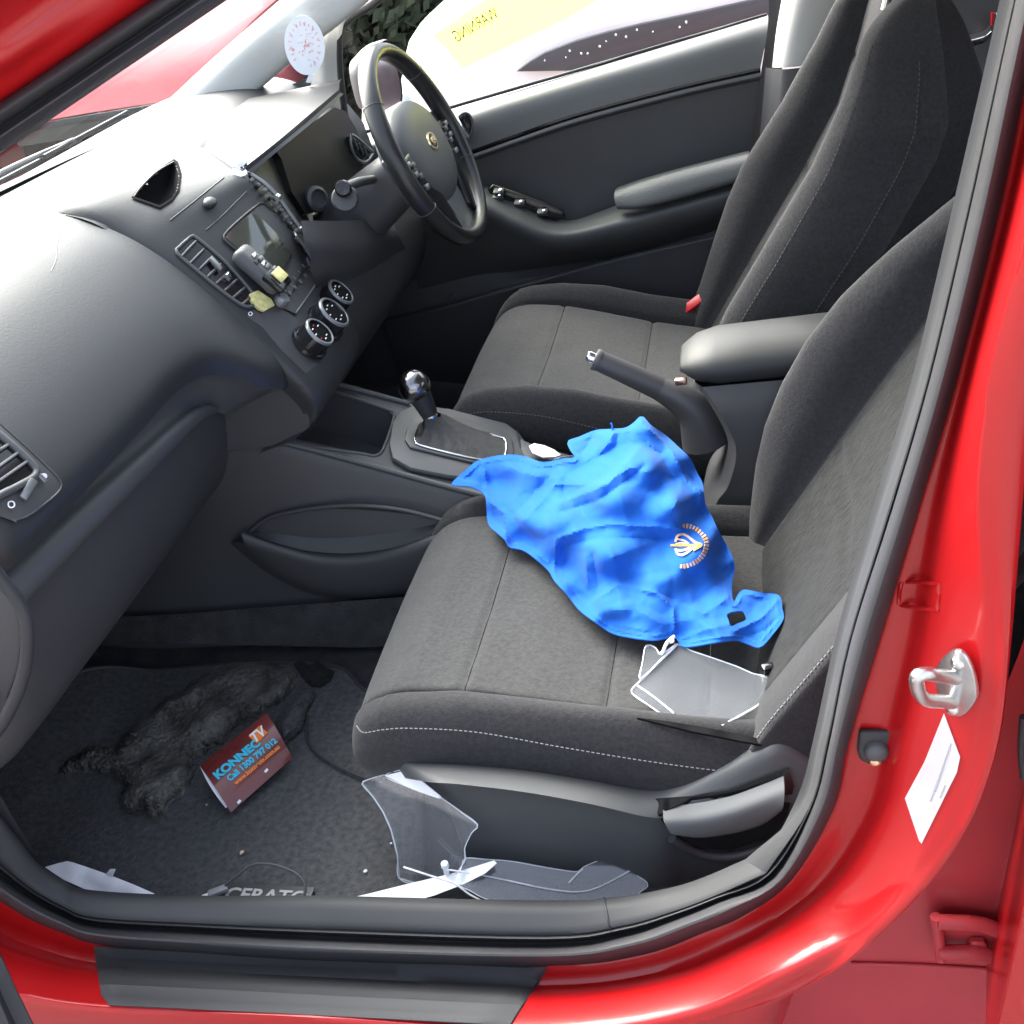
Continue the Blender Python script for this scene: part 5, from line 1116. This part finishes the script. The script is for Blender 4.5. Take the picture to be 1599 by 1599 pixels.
yc_ = prism('yellow_card', [P(344, 1172, z=.352), P(358, 1161, z=.354), P(372, 1158, z=.35), P(352, 1180, z=.345)], (0, 0, .001), YEL, None); tag(yc_, 'yellow card corner peeping out behind the maroon leaflet', 'card')
ft = tube('foil_strip', [P(444, 1158, z=.325), P(452, 1160, z=.330), P(460, 1154, z=.334), P(464, 1144, z=.340)], .0022, STEEL, None, n=16, k=6, flat=.4); tag(ft, 'little curled silver strip at the corner of the maroon leaflet', 'strip')
cbk = tube('black_cable', [P(481, 1120, z=.316), P(479, 1142, z=.317), P(487, 1168, z=.318), P(515, 1190, z=.318), P(545, 1206, z=.318), P(585, 1222, z=.318)], .0022, RUB, None, n=50, k=8); tag(cbk, 'thin black cable running from the foam towards the passenger seat', 'cable')
# white offcuts and clear plastic by the sill
def sheet(name, pxz, m, label, cat, group=None, th=.0008, step=9, par=None):
    ctrl = [(a, b, z) for a, b, z in pxz]; fn = rbf(ctrl); v2, tri, ring = patch2d([Vector((a, b)) for a, b, z in pxz], step); bm = bmesh.new()
    vv = [bm.verts.new(P(q.x, q.y, z=fn(q.x, q.y))) for q in v2]
    for f in tri: bm.faces.new([vv[i] for i in f])
    bmesh.ops.recalc_face_normals(bm, faces=bm.faces); bmesh.ops.solidify(bm, geom=bm.faces[:], thickness=th)
    o = from_bm(name, bm, m, par)
    if label: tag(o, label, cat, group)
    return o
wp = thing('paper_offcut', 'white paper offcut with a small tab by the front of the sill', 'paper', P(140, 1370, z=.335))
sheet('paper_sheet', [(71, 1355, .352), (105, 1345, .350), (114, 1347, .350), (150, 1359, .344), (180, 1370, .338), (210, 1382, .332), (242, 1396, .322), (190, 1405, .318), (150, 1400, .320), (131, 1388, .330), (100, 1374, .342)], WHITE, None, None, par=wp)
prism('paper_tab', [P(166, 1366, z=.342), P(173, 1358, z=.350), P(181, 1358, z=.350), P(176, 1370, z=.342)], (0, 0, .0008), WHITE, wp, bevel=0)
sheet('white_strip', [(515, 1410, .320), (580, 1395, .326), (640, 1380, .336), (700, 1366, .350), (740, 1354, .362), (772, 1344, .374), (776, 1348, .374), (758, 1364, .364), (722, 1382, .350), (680, 1398, .338), (625, 1414, .326), (560, 1418, .318)], WHITE, 'long white pointed plastic strip crossing the clear plastic panel by the sill', 'strip')
# broken clear weather shield: upright leaf and long rail
def clear(name, poly, pl, parent, th=.0028):
    pts = [PP(a, b, pl) for a, b in poly]; n = pl[1] if pl[1].dot(CP-pl[0]) > 0 else -pl[1]
    tube('rim', [q+n*th*.5 for q in crom(pts, len(pts)*5, True)], .0007, EDGE, parent, raw=True, closed=True, k=5); return prism(name, pts, n*th, CLEAR, parent, bevel=0, side=EDGE, sharp=20)
cs = thing('clear_plastic_guard', 'broken clear plastic panel standing between the sill and passenger seat', 'plastic panel', P(680, 1340, z=.33))
pl1 = plane3(P(625, 1372, z=.322), P(728, 1340, y=.205), P(644, 1200, y=.262))
clear('leaf', [(567, 1224), (580, 1216), (600, 1210), (622, 1205), (644, 1201), (650, 1208), (658, 1218), (672, 1230), (690, 1245), (718, 1265), (747, 1287), (738, 1300), (732, 1312), (727, 1325), (728, 1341), (722, 1352), (700, 1378), (660, 1382), (625, 1371), (622, 1335), (612, 1295), (600, 1268), (585, 1245)], pl1, cs)
clear('corner_flap', [(602, 1211), (644, 1201), (656, 1217), (690, 1245), (684, 1246), (640, 1230)], (pl1[0]+Vector((0, -.004, .002)), (pl1[1] if pl1[1].y < 0 else -pl1[1])), cs, .001).data.materials[0] = WHITE
pl2 = plane3(P(728, 1341, y=.212), P(895, 1362, y=.222), P(900, 1412, y=.190))
clear('rail', [(728, 1341), (760, 1343), (800, 1346), (850, 1355), (895, 1362), (905, 1361), (913, 1354), (940, 1343), (975, 1331), (981, 1342), (988, 1356), (995, 1368), (1010, 1378), (1011, 1386), (1000, 1394), (985, 1409), (960, 1414), (900, 1416), (800, 1416), (758, 1404), (735, 1392), (715, 1380), (722, 1352)], pl2, cs)
tube('rail_bend', [PP(a, b, pl2)+Vector((0, -.004, .002)) for a, b in ((700, 1356), (740, 1362), (790, 1372), (850, 1385), (900, 1391), (930, 1386), (960, 1372), (988, 1356))], .0011, EDGE, cs, n=40, k=6)
tube('rail_bend', [PP(a, b, pl2)+Vector((0, -.004, .002)) for a, b in ((890, 1377), (902, 1364), (912, 1355))], .0013, EDGE, cs, n=10, k=6)
tube('rail_bend', [PP(a, b, pl2)+Vector((0, -.006, .002)) for a, b in ((633, 1350), (670, 1362), (712, 1376), (740, 1395), (775, 1408), (850, 1412), (900, 1411))], .0013, EDGE, cs, n=40, k=6)
lathe('lug', [(.0035, 0), (.0035, .012), (.005, .014), (.0045, .02), (.0001, .021)], P(698, 1364, y=.200), EDGE, cs, (1, 0, 0), (.1, -.1, 1), k=12)
# cable with plug over the badge
uc = thing('charging_cable', 'grey charging cable with plug looped over the mat badge', 'cable', P(390, 1370, z=.33))
tube('cord', [P(352, 1383, z=.330), P(372, 1367, z=.338), P(392, 1352, z=.344), (P(412, 1349, z=.345)), P(436, 1353, z=.342), P(462, 1364, z=.336), P(475, 1378, z=.330), P(477, 1392, z=.324), P(468, 1404, z=.320), P(440, 1410, z=.320)], .0017, PLASG, uc, n=60, k=8)
pd = (P(352, 1384, z=.329)-P(328, 1400, z=.322)).normalized()
box('plug_body', P(341, 1392, z=.326), (.026, .011, .007), mat('cable grey', (.24, .24, .26), .5), uc, .002, xd=pd)
box('plug_tip', P(324, 1401, z=.322), (.013, .009, .005), WHITE, uc, .001, xd=pd)
crumb = []
for i, (px, py, r_, m_, lb) in enumerate(((378, 1332, .0035, CREAM, 'cream crumb lying on the mat above the cable loop'), (571, 1361, .0028, WHITE, 'white crumb on the mat left of the clear plastic'), (611, 1317, .0018, WHITE, 'tiny white speck against the clear plastic panel'), (323, 1257, .0018, CREAM, 'tiny pale speck below the leaflet'))):
    bm = bmesh.new(); bmesh.ops.create_icosphere(bm, subdivisions=1, radius=r_)
    for v in bm.verts: v.co *= random.uniform(.7, 1.2); v.co.z *= .6
    bm.transform(Matrix.Translation(P(px, py, z=.3155))); o = from_bm('crumb', bm, m_, None); tag(o, lb, 'crumb', 'crumbs on the mat')
# clear shield piece on the seat
cs2 = thing('clear_plastic_piece', 'clear broken plastic piece on the passenger seat below the blue cloth', 'plastic piece', P(1100, 1070, z=.50))
pls = plane3(P(987, 1082, z=.515), P(1125, 1134, z=.500), P(1205, 1065, z=.497))
clear('sheet', [(987, 1084), (994, 1070), (1008, 1060), (1030, 1035), (1060, 1008), (1080, 1018), (1110, 1028), (1150, 1042), (1175, 1053), (1206, 1062), (1204, 1090), (1180, 1105), (1150, 1122), (1125, 1136), (1100, 1133), (1070, 1128), (1042, 1122), (1015, 1104)], pls, cs2, .0025)
clear('side_lug', [(1000, 1062), (1004, 1035), (1008, 1012), (1016, 1009), (1025, 1014), (1032, 1024), (1050, 1012), (1058, 1008), (1030, 1036)], (pls[0]+Vector((0, 0, .004)), pls[1]), cs2, .0025)
for pth in (((994, 1072), (1020, 1046), (1056, 1008)), ((996, 1072), (1022, 1090), (1053, 1115)), ((1128, 1135), (1165, 1115), (1203, 1092))):
    tube('moulded_edge', [PP(a, b, pls)+Vector((0, -.002, .003)) for a, b in pth], .0013, EDGE, cs2, n=16, k=6)
bs_ = sheet('black_strip', [(995, 1121, .521), (1040, 1126, .517), (1100, 1136, .510), (1160, 1148, .503), (1216, 1160, .497), (1214, 1168, .494), (1150, 1156, .500), (1080, 1142, .509), (1040, 1132, .515)], DKPIT, 'thin black strip along the passenger seat edge under the clear piece', 'strip', th=.003)  # near-black strip laid along the cushion edge
bt2 = box('black_tab', P(1200, 1045, z=.505), (.014, .012, .010), GLOSS, None, .001, xd=(.8, .3, 0)); tag(bt2, 'small black plastic tab where the seat cushion meets the backrest', 'tab')
# ---- blue cloth, heaped over the console edge and seat
cpx = [(705, 757), (716, 744), (727, 735), (745, 720), (770, 713), (796, 710), (820, 713), (843, 721), (858, 721), (880, 716), (898, 714), (890, 702), (887, 689), (905, 682), (930, 672), (955, 670), (977, 668), (990, 660), (1003, 650), (1017, 664), (1040, 680), (1061, 699), (1075, 712), (1083, 724), (1090, 740), (1097, 753), (1100, 770), (1103, 790), (1112, 806), (1119, 822), (1130, 842), (1141, 862), (1148, 884), (1145, 902), (1143, 918), (1146, 940), (1152, 930), (1162, 921), (1190, 926), (1217, 930), (1222, 950), (1224, 967), (1208, 990), (1188, 1011), (1168, 1006), (1148, 1000), (1110, 1005), (1080, 1010), (1064, 1009), (1054, 994), (1036, 998), (1017, 1000), (985, 996), (956, 989), (930, 972), (905, 953), (885, 928), (865, 906), (858, 893), (840, 876), (818, 860), (796, 855), (789, 844), (776, 832), (763, 819), (760, 795), (758, 775), (748, 766), (734, 760), (718, 759)]
ctz = rbf([(705, 757, .585), (745, 725, .600), (770, 770, .575), (796, 712, .610), (760, 815, .556), (858, 724, .622), (900, 700, .640), (977, 670, .665), (1003, 652, .672), (1061, 700, .640), (1095, 750, .610), (1110, 805, .578), (1140, 862, .545), (1148, 900, .525), (1220, 950, .520), (1190, 1010, .512), (1064, 1009, .518), (956, 989, .520), (905, 950, .528), (860, 895, .540), (815, 858, .547), (880, 800, .612), (960, 760, .645), (1000, 720, .660), (950, 850, .598), (1050, 780, .632), (1040, 880, .575), (960, 930, .552), (1100, 930, .540), (840, 800, .592), (1090, 850, .585)])
FO = [([(755, 716), (763, 782), (789, 804), (792, 844)], .010, 6), ([(789, 790), (829, 844)], -.008, 8), ([(807, 800), (835, 770), (861, 742), (850, 724)], -.010, 10), ([(820, 812), (850, 780), (878, 745)], .010, 10),
      ([(876, 800), (934, 782), (981, 750), (1006, 728)], -.012, 9), ([(876, 786), (930, 765), (985, 730)], .012, 11), ([(876, 840), (912, 826), (956, 819), (1064, 826)], .011, 8), ([(880, 852), (930, 842), (1050, 840)], -.008, 9),
      ([(869, 846), (865, 898), (878, 922), (905, 949)], .010, 6), ([(880, 850), (882, 900), (900, 930)], -.007, 7), ([(927, 869), (934, 913), (930, 931)], -.010, 8), ([(915, 870), (918, 915)], .008, 7),
      ([(930, 938), (967, 913), (1025, 927), (1052, 950), (1054, 985)], .012, 7), ([(945, 945), (985, 935), (1035, 960)], -.006, 9), ([(1032, 927), (1080, 945), (1110, 920), (1142, 900)], -.008, 10), ([(1060, 940), (1100, 960), (1142, 930)], .009, 9),
      ([(1014, 670), (1050, 706), (1072, 750), (1098, 775)], .013, 8), ([(1000, 680), (1035, 715), (1058, 760), (1066, 800)], -.010, 9), ([(1086, 782), (1072, 806), (1062, 850)], -.006, 5), ([(1093, 785), (1078, 812)], .006, 5),
      ([(925, 680), (916, 700), (900, 712)], -.008, 7), ([(940, 675), (936, 700), (915, 722)], .007, 7), ([(868, 757), (950, 757), (1000, 700)], .008, 9), ([(885, 775), (945, 742)], -.006, 8), ([(1080, 745), (1100, 760)], -.010, 6),
      ([(1150, 985), (1190, 965), (1218, 935)], .010, 7), ([(1155, 998), (1195, 985), (1222, 960)], -.006, 6), ([(1060, 1000), (1100, 985), (1140, 975)], .007, 8), ([(960, 975), (1010, 985)], .006, 8), ([(900, 830), (960, 870), (1010, 850)], .006, 16), ([(1000, 900), (1050, 890), (1090, 900)], -.005, 14), ([(1010, 770), (1040, 800)], .006, 14), ([(795, 730), (840, 745)], .006, 8)]
CR1 = crumple(690, 1240, 640, 1020, 62, .0048, 11, .6, 1.7); CR2 = crumple(690, 1240, 640, 1020, 30, .0048, 5, .9, 1.5); CR3 = crumple(690, 1240, 640, 1020, 12, .0010, 8, .3, 1.3)
def cz(q):
    h = 0
    for pth, a, s in FO: h += a*.34*math.exp(-(pathd(q, pth)/(s*.75))**1.1)
    a = CR1(q[0], q[1])+CR2(q[0], q[1])+CR3(q[0], q[1])
    return h+a
chole = [(1136, 959), (1150, 955), (1161, 956), (1165, 968), (1152, 974), (1142, 978), (1138, 968)]
cpx = [(q.x, q.y) for q in crom([Vector((*q, 0)) for q in cpx], 260, True)]; chole = [(q.x, q.y) for q in crom([Vector((*q, 0)) for q in chole], 24, True)]
v2, tri, ring = patch2d([Vector(q) for q in cpx], 3.4, [chole]); bm = bmesh.new()
def cl_pt(x, y, off=0): return P(x, y, z=ctz(x, y)+cz((x, y))*min(1, .25+(de := min(segd((x, y), ring[i], ring[i-1]) for i in range(0, len(ring))))/14)+.0012*gss(de-7, 1.8)+off)
vv = [bm.verts.new(cl_pt(q.x, q.y)) for q in v2]
for f in tri: bm.faces.new([vv[i] for i in f])
bmesh.ops.recalc_face_normals(bm, faces=bm.faces)
if sum(f.normal.z for f in bm.faces) < 0: bmesh.ops.reverse_faces(bm, faces=bm.faces)
bmesh.ops.smooth_vert(bm, verts=bm.verts, factor=.05, use_axis_x=True, use_axis_y=True, use_axis_z=True)
er = bmesh.ops.extrude_face_region(bm, geom=bm.faces[:]); bmesh.ops.translate(bm, verts=[g for g in er['geom'] if isinstance(g, bmesh.types.BMVert)], vec=(0, 0, -.0016)); bmesh.ops.recalc_face_normals(bm, faces=bm.faces)
bc = thing('blue_cloth', 'crumpled bright blue cloth with pale round emblem heaped on the seat', 'cloth', P(960, 830, z=.60))
cloth = from_bm('fabric', bm, BLUE, bc, sharp=24)
CT = bvh(cloth)
def cstroke(name, pts, wpx, m, off=.0016):
    rr_ = [[], []]; p = crom([Vector((*q, 0)) for q in pts], max(6, len(pts)*6))
    for i, q in enumerate(p):
        t = (p[min(i+1, len(p)-1)]-p[max(0, i-1)]).normalized(); s = Vector((-t.y, t.x, 0))*wpx/2
        for k, sg in ((0, 1), (1, -1)):
            rr_[k].append(cl_pt(q.x+s.x*sg, q.y+s.y*sg, off))
    grid_mesh(name, rr_, m, bc, thick=.0006)
ex = lambda x, y: (1010+x*120/1599, 800+y*120/1599)      # read off the emblem at 13x
for pth, wd, m_ in ((((600, 620), (640, 500), (750, 460), (850, 500), (980, 600), (1090, 670)), 3.4, CREAM), (((600, 760), (650, 870), (750, 890), (860, 830), (970, 740), (1090, 690)), 3.4, CREAM), (((500, 690), (700, 690), (900, 690), (1130, 680)), 3.2, ORNG), (((640, 560), (730, 580), (800, 600), (880, 660)), 2.6, CREAM), (((640, 790), (740, 800), (850, 760), (920, 710)), 3, CREAM), (((960, 590), (1030, 640), (1140, 680), (1060, 740), (970, 790)), 4, ORNG), (((610, 660), (720, 640), (860, 660)), 2.4, CREAM)):
    cstroke('emblem_stroke', [ex(*q) for q in pth], wd, m_)
arc = [(760, 285), (860, 290), (960, 315), (1060, 370), (1150, 450), (1220, 540), (1255, 640), (1245, 750), (1205, 860), (1140, 950), (1060, 1020), (960, 1075), (860, 1115), (760, 1130), (690, 1125)]
ap_ = crom([Vector((*ex(*q), 0)) for q in arc], 88)
for k in range(0, 85, 4): cstroke('emblem_letter', [(ap_[k].x, ap_[k].y), (ap_[k+1].x, ap_[k+1].y), (ap_[k+2].x, ap_[k+2].y), ((ap_[k+2]+ap_[k+3])/2).xy], 7 if (k//4) % 3 else 5.8, CREAM if (k//4) % 4 else ORNG)
wt = tube('white_tassel', [P(1054, 994, z=.526), P(1046, 1000, z=.524), P(1040, 1008, z=.524), P(1036, 1018, z=.522), P(1032, 1022, z=.520)], .0024, WHITE, bc, n=20, k=6)
tube('white_tassel', [P(1050, 996, z=.526), P(1052, 1002, z=.524), P(1046, 1004, z=.522)], .0016, WHITE, bc, n=10, k=6)
tube('loose_thread', [P(957, 672, z=.664), P(956, 664, z=.670), P(954, 661, z=.672)], .0014, BLUE, bc, n=6, k=5)
cd = prism('white_card', [Cq(a, b, .02) for a, b in ((826, 698), (834, 694), (850, 697), (866, 704), (876, 712), (868, 715), (848, 716), (832, 709))], CN*.002, WHITE, None, bevel=.0006); tag(cd, 'white rounded card lying in the console tray behind the gear lever', 'card')
# phone holder hung on the vent with its pale pad, and chrome clip above
ph = thing('remote_fob', 'grey remote fob clipped on the centre vent slats', 'remote fob', S(398, 432))
fx = (P(430, 462, y=.84)-P(375, 410, y=.84)).normalized()
fo0 = S(396, 430, .016)
def fbox(name, px, py, off, sz, m, bev): return box(name, S(px, py, off), sz, m, ph, bev, xd=fx, zd=SNN)
box('fob_shell', fo0, (.082, .044, .024), PLASG, ph, .010, xd=fx, zd=SNN, seg=3)
for k, (px, py) in enumerate(((382, 415), (392, 420), (386, 426), (396, 428), (402, 432))): box('fob_button', S(px, py, .0285), (.012, .006, .004), (CHROME, SATIN, GLOSS, CHROME, SATIN)[k], ph, .001, xd=fx.cross(SNN), zd=SNN)
box('fob_window_frame', S(417, 451, .026), (.036, .046, .012), GLOSS, ph, .004, xd=fx, zd=SNN)
box('fob_window', S(417, 447, .0335), (.020, .030, .003), YELP, ph, .001, xd=fx, zd=SNN)
yk = sconf('scented_card', [(388, 462), (400, 457), (420, 470), (426, 480), (410, 489), (402, 486), (390, 474)], .006, YELP, None, .004); tag(yk, 'pale yellow scented card tucked below the remote fob on the vent', 'card')
vc = thing('vent_clip', 'chrome phone clip on the upper corner of the centre vent', 'clip', S(373, 280))
co_ = P(374, 276, y=.985)
lathe('clip_body', [(.010, -.010), (.014, -.006), (.015, .004), (.011, .010), (.0001, .012)], co_, CHROME, vc, (0, 1, 0), (.5, -.3, .8), k=24)
lathe('clip_cap', [(.012, -.004), (.012, .003), (.008, .006), (.0001, .007)], P(374, 256, y=.995), CHROME, vc, (0, 1, 0), (.2, -.4, .9), k=24)
tube('clip_arm', [co_, P(390, 274, y=1.0), P(399, 279, y=1.0)], .006, GLOSS, vc, n=8, k=8)
lathe('clip_foot', [(.011, -.006), (.012, 0), (.008, .005)], P(364, 284, y=.97), PLASG, vc, (0, 1, 0), (.5, -.3, .8), k=20)
# droplets on the driver glass
for k, (px, py) in enumerate(((851, 95), (884, 90), (908, 84), (918, 84), (937, 73), (890, 80), (947, 65), (962, 55), (978, 58), (1062, 43), (1072, 35), (995, 47), (1020, 50))):
    q = PP(px, py, ysp); bm = bmesh.new(); bmesh.ops.create_icosphere(bm, subdivisions=1, radius=random.uniform(.0016, .003)); bm.transform(Matrix.Translation(q+Vector((0, .001, 0)))); from_bm('water_drop', bm, DROP, dd)
# ================================================================ OUTSIDE
g = loft('ground', [[Vector((x, y, 0)) for x in (-60, -5, 5, 60)] for y in (-60, -5, 8, 60)], CONC, None, nu=8, lin=True); g['kind'] = 'structure'
def carbody(root, x0, x1, y0, y1, prof_, m, sub=4, swap=False):
    rows = []
    for x, zl, zh, ins in prof_:
        yc = (y0+y1)/2; hw = (y1-y0)/2-ins; xx = x0+(x1-x0)*x
        rows.append([Vector((xx, yc+hw*a, zl+(zh-zl)*b)) for a, b in ((-.97, 0), (-1, .3), (-.99, .62), (-.93, .9), (-.8, 1.0), (0, 1.03), (.8, 1.0), (.93, .9), (.99, .62), (1, .3), (.97, 0))])
    if swap: rows = [[Vector((q.y, q.x, q.z)) for q in r] for r in rows]
    return loft('body', rows, m, root, keep=True, usub=4, sub=sub)
def wheel_at(root, x, y, r, side):
    lathe('tyre', [(r*.6, -.10), (r*.95, -.10), (r, -.06), (r, .06), (r*.95, .10), (r*.6, .10)], (x, y, r), RUB, root, (1, 0, 0), (0, side, 0), k=32, caps=False)
    lathe('alloy_rim', [(r*.62, .06), (r*.58, .09), (r*.2, .08), (.0001, .085)], (x, y, r), SATIN, root, (1, 0, 0), (0, side, 0), k=32)
wc = thing('white_car', 'white car parked alongside beyond the driver window', 'car', (1.2, 4.6, 0))
carbody(wc, -.48, 4.4, 3.75, 5.6, [(0, .35, .62, .25), (.03, .28, .82, .1), (.1, .25, .93, .03), (.25, .25, 1.02, 0), (.38, .25, 1.06, 0), (.7, .25, 1.08, 0), (.92, .27, 1.06, .04), (1, .4, .9, .2)], WPAINT)
loft('cabin', [[Vector((x, y, z)) for x, z in ((.65, 1.04), (1.3, 1.55), (2.6, 1.62), (3.9, 1.5), (4.1, 1.05))] for y in (3.85, 4.0, 4.68, 5.35, 5.5)], GLOSS, wc, nu=20, sub=4)
cq = [(805, 113), (828, 96), (850, 83), (900, 64), (950, 50), (1000, 38), (1100, 17), (1240, -14), (1300, 60), (1000, 110)]
prism('black_cladding', [P(a, b, y=3.735) for a, b in cq], (0, .03, 0), PLAS, wc, bevel=.008)
loft('sill_cladding', [[Vector((x, 3.73, z)) for x in (1.1, 2.2, 3.6)] for z in (.22, .4, .46)], PLAS, wc, nu=6)
wheel_at(wc, .55, 3.86, .34, -1); wheel_at(wc, 3.3, 3.86, .34, -1)
lathe('fog_lamp', [(.07, 0), (.06, .02), (.0001, .025)], (-.42, 3.80, .55), CHROME, wc, (1, 0, 0), (-.5, -.85, 0), k=20)
rc2 = thing('red_hatchback', 'red car parked nose towards us, seen through the windscreen', 'car', (-1.95, 6.1, 0))
carbody(rc2, 4.15, 8.0, -2.75, -1.15, [(0, .35, .66, .25), (.03, .28, .80, .1), (.1, .25, .90, .03), (.25, .25, .97, 0), (.38, .25, 1.0, 0), (.7, .25, 1.0, 0), (.92, .27, 1.0, .04), (1, .4, .9, .2)], REDR, swap=True)
loft('cabin', [[Vector((x, y, z)) for y, z in ((5.2, .98), (5.9, 1.42), (6.8, 1.46), (7.7, 1.36), (8.1, .98))] for x in (-2.63, -2.49, -1.95, -1.41, -1.27)], GLOSS, rc2, nu=20, sub=4)
for x_ in (-2.45, -1.45):
    lathe('headlight', [(.17, -.02), (.165, .02), (.13, .045), (.0001, .06)], (x_, 4.27, .72), WPAINT, rc2, (1, 0, 0), (.1*(1 if x_ > -2 else -1), -.75, .62), k=28, sy=.62)
def wheel_y(root, x, y, r, side):
    lathe('tyre', [(r*.6, -.10), (r*.95, -.10), (r, -.06), (r, .06), (r*.95, .10), (r*.6, .10)], (x, y, r), RUB, root, (0, 1, 0), (side, 0, 0), k=32, caps=False)
    lathe('alloy_rim', [(r*.62, .06), (r*.58, .09), (r*.2, .08), (.0001, .085)], (x, y, r), SATIN, root, (0, 1, 0), (side, 0, 0), k=32)
for x_, sd_ in ((-2.65, -1), (-1.25, 1)):
    for y_ in (5.0, 7.4): wheel_y(rc2, x_, y_, .31, sd_)
box('number_plate', (-1.95, 4.14, .45), (.37, .012, .11), WPAINT, rc2, .003)
box('grille', (-1.95, 4.145, .62), (.8, .02, .09), GLOSS, rc2, .01)
wl_ = thing('rendered_wall', 'pale rendered wall far behind the parked cars', 'wall', (0, 16, 0))
box('wall_face', (0, 16, 1.6), (60, .3, 3.2), mat('pale render', (.42, .41, .39), .9, var=.1, vscale=.6, bump=.3, bscale=30), wl_, .02)
box('coping', (0, 16, 3.24), (60, .4, .08), CONC, wl_, .01)
def hedge(name, x0, x1, y0, y1, h, n, label, seed):
    random.seed(seed); t = thing(name, label, 'hedge', ((x0+x1)/2, (y0+y1)/2, 0)); bm = bmesh.new()
    for i in range(n):
        c = Vector((random.uniform(x0, x1), random.uniform(y0, y1), random.uniform(.02, h))); s = random.uniform(.025, .060)
        a = Vector((random.gauss(0, 1), random.gauss(0, 1), random.gauss(0, 1))).normalized(); b = a.orthogonal().normalized(); d = a.cross(b)
        bm.faces.new([bm.verts.new(c+b*s), bm.verts.new(c+d*s*.5), bm.verts.new(c-b*s), bm.verts.new(c-d*s*.5)])
    o = from_bm('foliage', bm, DARKG, t, smooth=False); o['kind'] = 'stuff'
    for i in range(9): tube('stem', [Vector((x0+(x1-x0)*(i+.5)/9, (y0+y1)/2, 0)), Vector((x0+(x1-x0)*(i+.5)/9+random.uniform(-.1, .1), (y0+y1)/2, h*.8))], .03, BARK, t, n=5, k=6)
hedge('hedge', -1.1, -.52, 4.6, 6.6, 1.25, 11000, 'short dark hedge between the red and white parked cars', 3)
hedge('hedge', -.5, 2.2, 5.75, 6.6, 1.25, 14000, 'long dark clipped hedge behind the white car', 5)
